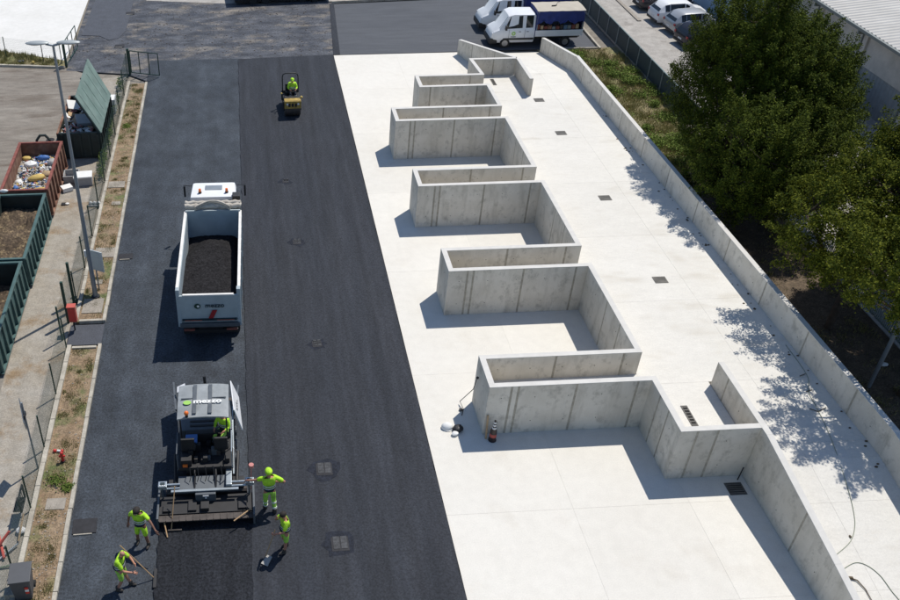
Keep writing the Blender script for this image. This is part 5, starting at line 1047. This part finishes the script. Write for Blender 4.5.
t=thing('hose_cabinet','red hose cabinet on a post at the gap in the planter','cabinet',(-7.0,28.1,0)); MB().box(-0.14,0.16,-0.10,0.12,0.45,1.15).build('cabinet_body','red_cabinet',t,bevel=0.02); MB().box(-0.16,0.18,-0.13,0.14,1.151,1.19).build('cabinet_top','red_cabinet',t,bevel=0.01); MB().box(-0.11,0.13,-0.115,-0.101,0.5,1.1).build('door','red_paint',t); MB().tube([(0,0,-0.03),(0,0,0.45)],0.03,7).build('leg','iron',t)
# street lamp
t=thing('street_lamp','tall grey street lamp with two flat heads beside the mesh fence','street lamp',(-6.44,30.16,0))
MB().tube([(0,0,0),(0,0,0.9),(0,0,5.0),(0,0,10.62)],[0.10,0.095,0.070,0.042],12).build('pole','galv',t,smooth=True); MB().cyl((0,0,0.06),0.17,0.12,'z',14).build('base_flange','iron',t)
for s in (-1,1):
    MB().tube([(0,0,10.6),(s*0.25,0,10.66)],0.04,8).build('arm','galv',t)
    h=MB().ball((0,0,0),0.35,18,8,0,(1.15,0.42,0.17)).build('lamp_head','lamp_head',t,smooth=True,loc=(s*0.52,0,10.70)); MB().ball((0,0,0),0.22,12,6,0,(1.1,0.5,0.12)).build('lens','lamp_clear',h,loc=(s*0.05,0,-0.04))
# white board sign
t=thing('notice_board','white blank sign board fixed beside the lamp post','sign',(-6.28,30.6,0)); MB().box(-0.35,0.33,-0.02,0.02,1.05,2.0).build('board','sign_back',t,bevel=0.01); MB().tube([(-0.1,0.03,0),(-0.1,0.03,2.0)],0.03,7).build('post','galv',t); t.rotation_euler=(0,0,R(-28))
tag(MB().box(-0.14,0.14,-0.05,0.05,0,0.3).build('junction_box','poly_white',bevel=0.02,loc=(-6.62,30.9,1.55)),'small white box mounted high on the lamp post','box')
# edge-on road sign near the fence
t=thing('road_sign','grey road sign on a thin post seen nearly edge on behind the mesh fence','sign',(-7.24,20.9,0)); MB().tube([(0,0,0),(0,0,2.9)],0.03,8).build('post','galv',t); pl=MB().add([(-0.01,0,1.75),(-0.01,0.42,2.2),(-0.01,0.10,3.0),(-0.01,-0.30,2.35),(0.01,0,1.75),(0.01,0.42,2.2),(0.01,0.10,3.0),(0.01,-0.30,2.35)],[(0,1,2,3),(7,6,5,4),(0,4,5,1),(1,5,6,2),(2,6,7,3),(3,7,4,0)]).build('sign_plate','galv',t); pl.rotation_euler=(0,0,R(13)); pl.location=(-0.05,0,0)
MB().box(-0.025,0.025,-0.12,0.12,2.3,2.45).build('bracket','iron',t)
# hydrant and valve
t=thing('fire_hydrant','small red pillar hydrant standing in the planter bed','hydrant',(-6.45,21.1,0.04)); MB().tube([(0,0,0),(0,0,0.42)],0.07,12).build('barrel','red_paint',t,smooth=True); MB().ball((0,0,0.45),0.085,12,8).build('cap','red_paint',t,smooth=True); MB().cyl((0,0,0.30),0.045,0.28,'x',10).build('outlet','red_paint',t); MB().cyl((0,0,0.03),0.11,0.05,'z',12).build('flange','iron',t)
t.scale=(0.72,0.72,0.85)
t=thing('valve_marker','red and white valve stub lying beside the hydrant in the planter','valve',(-6.7,21.55,0.05)); MB().ball((-0.1,0,0.07),0.08,10,7).build('red_cap','red_paint',t,smooth=True); MB().tube([(0,0,0.06),(0.16,-0.03,0.06)],0.05,9).build('white_sleeve','poly_white',t); MB().ball((0.2,-0.03,0.07),0.07,10,7).build('red_cap','red_paint',t,smooth=True)
t.scale=(0.8,0.8,0.8)
t=thing('short_post','thin dark hooked peg at the corner of the planter gap','peg',(-7.0,28.5,0.1)); MB().tube([(0,0,0),(0,0,0.3),(0.05,0,0.34)],0.02,6).build('peg','iron',t)
# bin
t=thing('wheelie_bin','dark grey wheeled bin with a red and white sticker at the bottom left','bin',(-6.78,16.1,0.0),R(5)); MB().hexa([(-0.22,-0.25,0.05),(0.22,-0.25,0.05),(0.22,0.22,0.05),(-0.22,0.22,0.05),(-0.28,-0.32,0.92),(0.28,-0.32,0.92),(0.28,0.30,0.92),(-0.28,0.30,0.92)]).build('bin_body','bin_grey',t,bevel=0.02); MB().box(-0.30,0.30,-0.35,0.34,0.921,0.98).build('lid','bin_grey',t,bevel=0.02)
for s in (-1,1): MB().cyl((s*0.24,0.25,0.1),0.1,0.05,'x',12).build('wheel','tyre',t)
for k in range(3): MB().box(0.10,0.20,-0.312+0.0-0.006*k,-0.285,0.40+k*0.1,0.49+k*0.1).build('sticker','red_paint' if k!=1 else 'poly_white',t)
t=thing('concrete_block','pale concrete block at the foot of the fence behind the bin','block',(-7.15,16.2,0)); MB().box(-0.17,0.17,-0.3,0.3,0,0.25).build('block','kerb',t,bevel=0.02)
tag(MB().ball((0,0,0),0.2,14,9,0,(1,1,0.9)).build('white_ball','poly_white',smooth=True,loc=(-6.35,15.4,0.22)),'white round container at the very bottom edge in front of the bin','container')
t=thing('wire_basket','black wire basket hanging on the mesh fence above the red junk','basket',(-7.22,18.95,0)); 
for (a,b) in (((-0.3,0),(0.3,0)),((-0.3,0.55),(0.3,0.55)),((-0.3,0),(-0.3,0.55)),((0.3,0),(0.3,0.55))): MB().tube([(-0.05,a[0],0.5+a[1]),(-0.05,b[0],0.5+b[1])],0.035,6).build('frame_bar','iron',t)
for k in range(5): MB().tube([(-0.06,-0.25+0.125*k,0.5),(-0.06,-0.25+0.125*k,1.05)],0.01,5).build('wire','iron',t)
MB().box(-0.30,-0.06,-0.28,0.28,0.50,0.53).build('tray','iron',t)
for i,(p,q,mm,l) in enumerate((((-7.95,17.6,0.05),(-7.5,17.95,0.5),'red_cabinet','reddish metal bar of the junk frame behind the fence, upper one'),((-7.95,18.2,0.1),(-7.6,17.3,0.1),'red_cabinet','reddish metal bar crossing the junk frame behind the fence'),((-7.3,17.9,0.1),(-7.2,18.6,0.5),'cardboard','tan pole leaning on the fence beside the junk'),((-8.0,17.0,0.05),(-7.3,17.8,0.1),'galv','thin grey bar lying below the reddish junk'),((-7.7,17.0,0.05),(-7.1,17.1,0.1),'hose','greenish bar lying across the foot of the fence'))):
    tag(MB().tube([p,q],0.045 if i<2 else 0.03,7).build('scrap_bar',mm),l,'scrap')
tag(MB().ball((0,0,0),0.16,9,6,0,(1,0.8,0.5)).build('crumpled_paper','poly_white',loc=(-7.3,18.3,0.1)),'white crumpled paper caught at the fence beside the junk','litter')

# ---------------------------------------------------------------- right side: panel fence, slat fence, posts
t=thing('panel_fence','long dark grey panel fence with pale posts between verge and car park','fence',(24.15,0,0)); ys_=[42.9+1.85*i for i in range(14)]
for i,y in enumerate(ys_):
    MB().box(-0.07,-0.02,y-0.03,y+0.03,-0.05,1.24).build('post','post_grey',t); 
    if i<len(ys_)-1: MB().box(-0.02,0.02,y+0.002,y+1.848,0.04,1.22).build('fence_panel','fence_panel',t)
MB().box(-0.035,0.035,ys_[0],ys_[-1],1.222,1.26).build('top_rail','slate_cap',t)
MB().box(-0.04,0.30,ys_[0]-0.4,ys_[-1],-0.04,0.10).build('plinth','stone',t)
t=thing('concrete_block','grey concrete cabinet at the end of the panel fence by the dark tree','block',(23.4,42.6,0)); MB().box(-0.35,0.35,-0.25,0.25,0,0.7).build('block','stone',t,bevel=0.02)
t=thing('slat_fence','dark metal slat fence under the trees at the right edge','fence',(24.35,0,0))
for i in range(6): y=22.0+i*1.8; MB().tube([(0,y,0),(0,y,1.3)],0.03,7).build('post','post_grey',t)
for i in range(90): y=22.05+i*0.1; MB().box(-0.012,0.012,y-0.02,y+0.02,0.08,1.2).build('slat','post_grey' if False else 'slate_cap',t)
for z in (0.12,1.18): MB().box(0.013,0.04,22.0,31.0,z-0.03,z+0.03).build('rail','slate_cap',t)
t=thing('low_wall','dark low concrete wall under the trees beside the slat fence','wall',(24.1,0,0)); MB().box(-0.1,0.1,31.1,42.0,-0.03,0.45).build('wall_body','stone',t); MB().box(-0.1,0.1,14,21.9,-0.03,0.45).build('wall_body','stone',t)
tag(MB().tube([(24.29,33.7,0.0),(24.29,33.7,1.9)],0.035,8).build('white_post','poly_white'),'thin white post standing in the deep shade between the two trees','post')
tag(MB().tube([(24.25,27.9,0.0),(24.25,27.9,1.15)],0.04,8).build('white_post','poly_white'),'short white post at the left end of the slat fence','post')
tag(MB().tube([(21.9,22.9,0.0),(21.9,22.9,3.6)],0.07,9).build('grey_pole','galv'),'grey pole rising from the shade beside the parapet at right','pole')
tag(MB().tube([(20.5,40.6,0),(20.5,40.6,0.5)],0.07,9).box(20.42,20.58,40.52,40.68,0.5,0.58).build('marker_post','red_cabinet'),'short reddish marker post in the verge grass','post')
tag(MB().tube([(20.6,37.9,0),(20.6,37.9,0.75)],0.09,10).build('black_post','black_plastic'),'short black stub post on the brown soil before the dark tree','post')
for (x,y,s) in ((20.7,36.7,0.12),(20.65,33.0,0.07),(22.9,24.6,0.1)): pass
bag('crumpled white paper on the brown soil beside the parapet',20.4,36.9,0.06,0.13,'poly_white',(1.2,0.7,0.4),0,'paper_scrap','litter')
bag('white scrap lying in the shade near the grey pole',23.1,24.0,0.06,0.15,'poly_white',(1.2,0.7,0.4),0,'paper_scrap','litter')
struct('lot_kerb_strip', MB().box(27.15,27.4,60.1,75,-0.006,0.06),'stone')

# ---------------------------------------------------------------- buildings
def warehouse():
    t=thing('warehouse','long grey rendered warehouse with pale corrugated roof at the top right','warehouse',(34.5,0,0)); y0,y1=20,66; he=4.1
    MB().box(0,0.3,y0,y1,2.15,he).build('wall','render_grey',t); MB().box(0.3,30,y0,y0+0.3,0,he).box(0.3,30,y1-0.3,y1,0,he).build('wall','render_grey',t)
    V=[];F=[]; n=int((y1-y0)/0.075)
    for i in range(n+1): 
        y=y0+(y1-y0)*i/n; x=0.05+0.03*(i%4<2); V+=[(x,y,-0.05),(x,y,2.148)]
    for i in range(n): F.append((2*i,2*i+1,2*i+3,2*i+2))
    MB().add(V,F).build('corrugated_cladding','corrugated',t)
    for y in (22,27,32,37,42,46.8,51.5,56.2,61): MB().box(-0.14,0,y-0.16,y+0.16,0,he-0.3).build('pilaster','render_grey',t); MB().tube([(-0.1,y+0.35,0.1),(-0.1,y+0.35,he-0.15)],0.05,7).build('downpipe','gutter',t)
    V=[];F=[]; n=int((y1-y0+0.6)/0.09)
    for i in range(n+1):
        y=y0-0.3+(y1-y0+0.6)*i/n; z=he+0.05+0.035*(1 if i%4<2 else 0)
        for k in range(7): V.append((-0.45+k*4.5,y,z+k*4.5*0.10))
    for i in range(n):
        for k in range(6): a=i*7+k; F.append((a,a+1,a+8,a+7))
    MB().add(V,F).build('roof','roof_sheet',t)
    MB().box(-0.62,-0.44,y0,y1,he-0.10,he+0.06).build('gutter','gutter',t,bevel=0.02); MB().box(-0.44,0.0,y0,y1,he-0.10,he-0.02).build('soffit','render_grey',t)
    for k in range(9): y=24+k*4.6; MB().box(-0.60,-0.02,y-0.05,y+0.05,he-0.32,he-0.10).build('eave_bracket','gutter',t)
    return t
warehouse()
def blue_building():
    t=thing('office_building','pale blue building behind the parked cars, partly hidden by the trees','building',(32.8,0,0)); y0,y1,h=56.9,80,3.6
    MB().box(0,1.1,y0,y1,-0.05,h).build('wall','building_blue',t); MB().box(-0.1,1.2,y0-0.1,y1+0.1,h+0.001,h+0.12).build('roof','corrugated',t)
    MB().box(-0.12,-0.001,59.6,60.0,0,h-0.1).build('dark_pilaster','fence_panel',t)
    w=MB().box(-0.04,-0.001,58.25,58.9,0.8,2.6).build('window','white_paint',t); 
    for k in range(3): MB().box(-0.06,-0.041,58.3,58.85,0.88+k*0.56,1.36+k*0.56).build('pane','glass_dark',w)
    d=MB().box(-0.05,-0.001,57.1,57.9,0.0,2.6).build('door','white_paint',t); MB().box(-0.07,-0.051,57.2,57.8,0.2,2.4).build('pane','glass_dark',d); MB().box(-0.7,0,56.95,59.1,2.75,2.9).build('door_canopy','canvas_blue',t)
    for y in (62,65,68,71): w=MB().box(-0.04,-0.001,y-0.5,y+0.5,1.0,2.3).build('window','white_paint',t); MB().box(-0.06,-0.041,y-0.44,y+0.44,1.08,2.22).build('pane','glass_dark',w)
blue_building()
# navy trailer at the top edge
t=thing('low_trailer','long dark navy low trailer at the top edge of the picture','trailer',(-0.85,65.05,0),R(3.6)); MB().hexa([(0.25,0.1,0.35),(7.3,0.1,0.35),(7.3,2.3,0.35),(0.25,2.3,0.35),(0,0,0.95),(7.4,0,0.95),(7.4,2.4,0.95),(0,2.4,0.95)]).build('body','navy_body',t,bevel=0.08,smooth=40)
MB().box(0.3,7.2,0.3,2.1,0.12,0.36).build('undercarriage','machine_black',t)
for x in (1.6,2.5,5.2,6.1):
    for y in (0.25,2.15): MB().cyl((x,y,0.27),0.27,0.2,'y',16).build('wheel','tyre',t)

# ---------------------------------------------------------------- things on the apron and ramp
def cone(x,y):
    t=thing('traffic_cone','dark bottle shaped bollard with pale bands against the nearest divider','bollard',(x,y,0)); t.scale=(0.72,0.72,0.98); p=[(0,0.19),(0.04,0.19),(0.05,0.165),(0.45,0.155),(0.56,0.10),(0.66,0.075),(0.92,0.045)]
    m=MB(); m.tube([(0,0,z) for z,_ in p],[q for _,q in p],18); m.build('body','bottle_dark',t,smooth=50)
    for a,ra,rb in ((0.56,0.104,0.092),(0.68,0.078,0.069),(0.80,0.066,0.058)): MB().tube([(0,0,a),(0,0,a+0.065)],[ra,rb],18).build('band','poly_white',t,smooth=True)
    MB().tube([(0,0,0.20),(0,0,0.34)],[0.1645,0.162],18).build('red_label','red_cabinet',t,smooth=True)
cone(7.78,21.18)
tag(MB().box(-0.03,0.03,-0.02,0.02,0,0.95).build('leaning_lath','cardboard',loc=(7.58,21.26,0)),'thin tan lath leaning on the corner of the nearest divider','lath')
bpy.data.objects['leaning_lath'].rotation_euler=(R(-9),0,0)
t=thing('helmet','white helmet lying on the pale apron at the shadow edge','helmet',(6.38,21.85,0)); MB().ball((0,0,0.06),0.19,14,8,0,(1.1,0.85,0.75)).build('shell','poly_white',t,smooth=True); MB().cyl((0,0,0.02),0.2,0.02,'z',16).build('brim','poly_white',t)
bag('dark and pink work bag lying beside the white helmet on the apron',6.72,21.70,0.10,0.17,'black_plastic',(1.1,1.0,0.6),0.4,'work_bag','bag')
bag('pale glove bundle between the helmet and the dark bag',6.58,21.5,0.07,0.12,'poly_white',(1,0.9,0.5),0.4,'gloves','gloves')
tag(MB().tube([(7.42,22.62,1.55),(7.38,22.75,0.9),(7.05,23.0,0.12),(7.12,22.7,0.03),(7.0,22.4,0.02)],0.014,6).ball((7.42,22.60,1.55),0.05,8,6).ball((7.02,22.66,0.05),0.07,8,6,0,(1,1,0.5)).build('power_cable','black_plastic'),'thin black cable hanging down the end of the nearest divider','cable')
tag(MB().tube([(15.30,18.98,0.5),(15.2,18.9,0.02)],0.02,6).build('steel_peg','iron'),'dark steel peg leaning in the shaded corner above the drain','peg')
def curve(P,k=6):
    P=[Vector(p) for p in P]; Q=[P[0]]+P+[P[-1]]; out=[]
    for i in range(1,len(Q)-2):
        a,b,c,d=Q[i-1:i+3]
        for u in range(k):
            t_=u/k; out.append(0.5*((2*b)+(c-a)*t_+(2*a-5*b+4*c-d)*t_*t_+(3*b-a-3*c+d)*t_**3))
    return out+[P[-1]]
def on(x,y,dz=0.015): return (x,y,deckz(y)+dz)
hp=[(19.05,24.08),(18.98,22.45),(18.60,21.62),(18.49,20.98),(18.33,20.05),(18.06,18.95),(17.75,17.59),(17.55,16.83),(17.32,16.28),(16.95,15.82),(16.35,15.45)]
tag(MB().tube(curve([on(*p) for p in hp]),0.009,6).build('garden_hose','hose',smooth=True),'long thin dark green hose lying down the near ramp','hose')
hp=[(16.33,15.01),(16.77,15.18),(17.07,15.08),(17.29,14.76),(17.38,14.29),(17.46,13.99),(17.6,13.2)]
tag(MB().tube(curve([on(*p) for p in hp]),0.009,6).build('garden_hose','hose',smooth=True),'short curved green hose at the bottom right corner of the ramp','hose')
t=tag(MB().tube([on(16.4,14.72,0.03),on(16.55,14.65,0.04),on(16.66,14.39,0.03),on(16.68,13.9,0.03)],[0.028,0.018,0.014,0.010],7).tube([on(16.3,14.74,0.04),on(16.45,14.72,0.04)],0.045,7).build('dead_branch','stick'),'brown broken stick lying on the ramp at the bottom right','stick')
for i,pts in enumerate(([(18.52,21.62),(18.77,21.7)],[(18.2,20.8),(18.42,20.65),(18.78,20.82)],[(18.7,22.4),(18.95,22.5)])):
    tag(MB().tube([on(*p,0.02) for p in pts],0.014,5).build('fallen_twig','stick'),['small bent twig on the shaded ramp below the mottled shadow, middle one','forked twig beside the hose on the shaded ramp, nearest the camera','small twig at the foot of the parapet, farthest of the three by the hose'][i],'twig')
tag(MB().ball((0,0,0),0.035,8,5,0,(1,1.5,0.6)).build('pine_cone','stick',loc=on(17.03,15.98,0.02)),'small brown cone lying on the sunlit ramp','cone')
# asphalt stains: flat tar patches near grates
# ---------------------------------------------------------------- trees
tree('conifer_tree','large dense dark green tree with spiky upright clumps between parapet and car park',(22.3,37.0),
  [([(22.3,37.0,0),(22.6,37.3,1.6),(23.2,37.8,3.2),(23.8,38.3,5.0),(24.0,38.6,7.6)],[0.26,0.20,0.16,0.11,0.05]),([(22.6,37.3,1.6),(24.6,39.0,3.4),(26.0,39.8,5.5)],[0.15,0.10,0.05]),([(22.5,37.2,1.3),(21.8,36.2,2.6),(21.3,35.2,4.2)],[0.13,0.09,0.04])],
  [((23.9,37.9,4.3),(3.8,3.6,3.4),0.7),((22.7,38.0,6.7),(2.1,2.4,2.6),2),((24.8,37.6,6.0),(1.9,2.0,1.9),2),((21.9,34.0,3.3),(2.7,2.9,2.4),0.6),((24.0,33.6,3.0),(2.3,2.3,2.2),0.6),((25.9,37.8,3.6),(2.2,2.3,2.5),1)],3500,170,0.072,'leaf_a',71,0.13,(0.5,1.15),1.3,0.5)  # right-hand low front mass added to shade the soil beneath
tree('broadleaf_tree','olive green leafy tree with gaps, in front of the white posts at the right',(22.25,26.3),
  [([(22.25,26.3,0),(22.5,26.6,1.5),(22.8,27.0,3.2),(23.0,27.5,5.6)],[0.16,0.13,0.10,0.05]),([(22.5,26.6,1.5),(23.9,28.0,3.0),(25.8,29.2,4.8)],[0.09,0.07,0.03]),([(22.5,26.6,1.5),(21.3,27.0,3.2),(20.2,27.2,4.8)],[0.08,0.06,0.03])],
  [((24.4,27.4,5.2),(3.0,3.0,2.3),2.6),((26.9,28.6,5.2),(3.0,3.2,2.5),2.2),((21.0,26.0,4.6),(2.0,1.9,1.5),2.6)],1450,200,0.078,'leaf_b',73,0.16,(0.4,1.0),0.45,0.4)
tree('broadleaf_tree','leafy tree at the right edge whose shadow falls on the near ramp',(22.8,22.4),
  [([(22.8,22.4,0),(22.8,22.2,2.0),(22.6,21.9,4.0),(22.4,21.5,6.4)],[0.15,0.12,0.09,0.04]),([(22.8,22.2,2.0),(21.2,21.6,4.2),(19.9,21.2,5.8)],[0.08,0.06,0.03])],
  [((21.4,22.0,5.6),(2.7,2.5,1.7),3.2),((24.8,23.6,5.6),(2.6,2.6,2.0),2.6)],760,250,0.078,'leaf_b',74,0.15,(0.4,1.0),0.4,0.35)
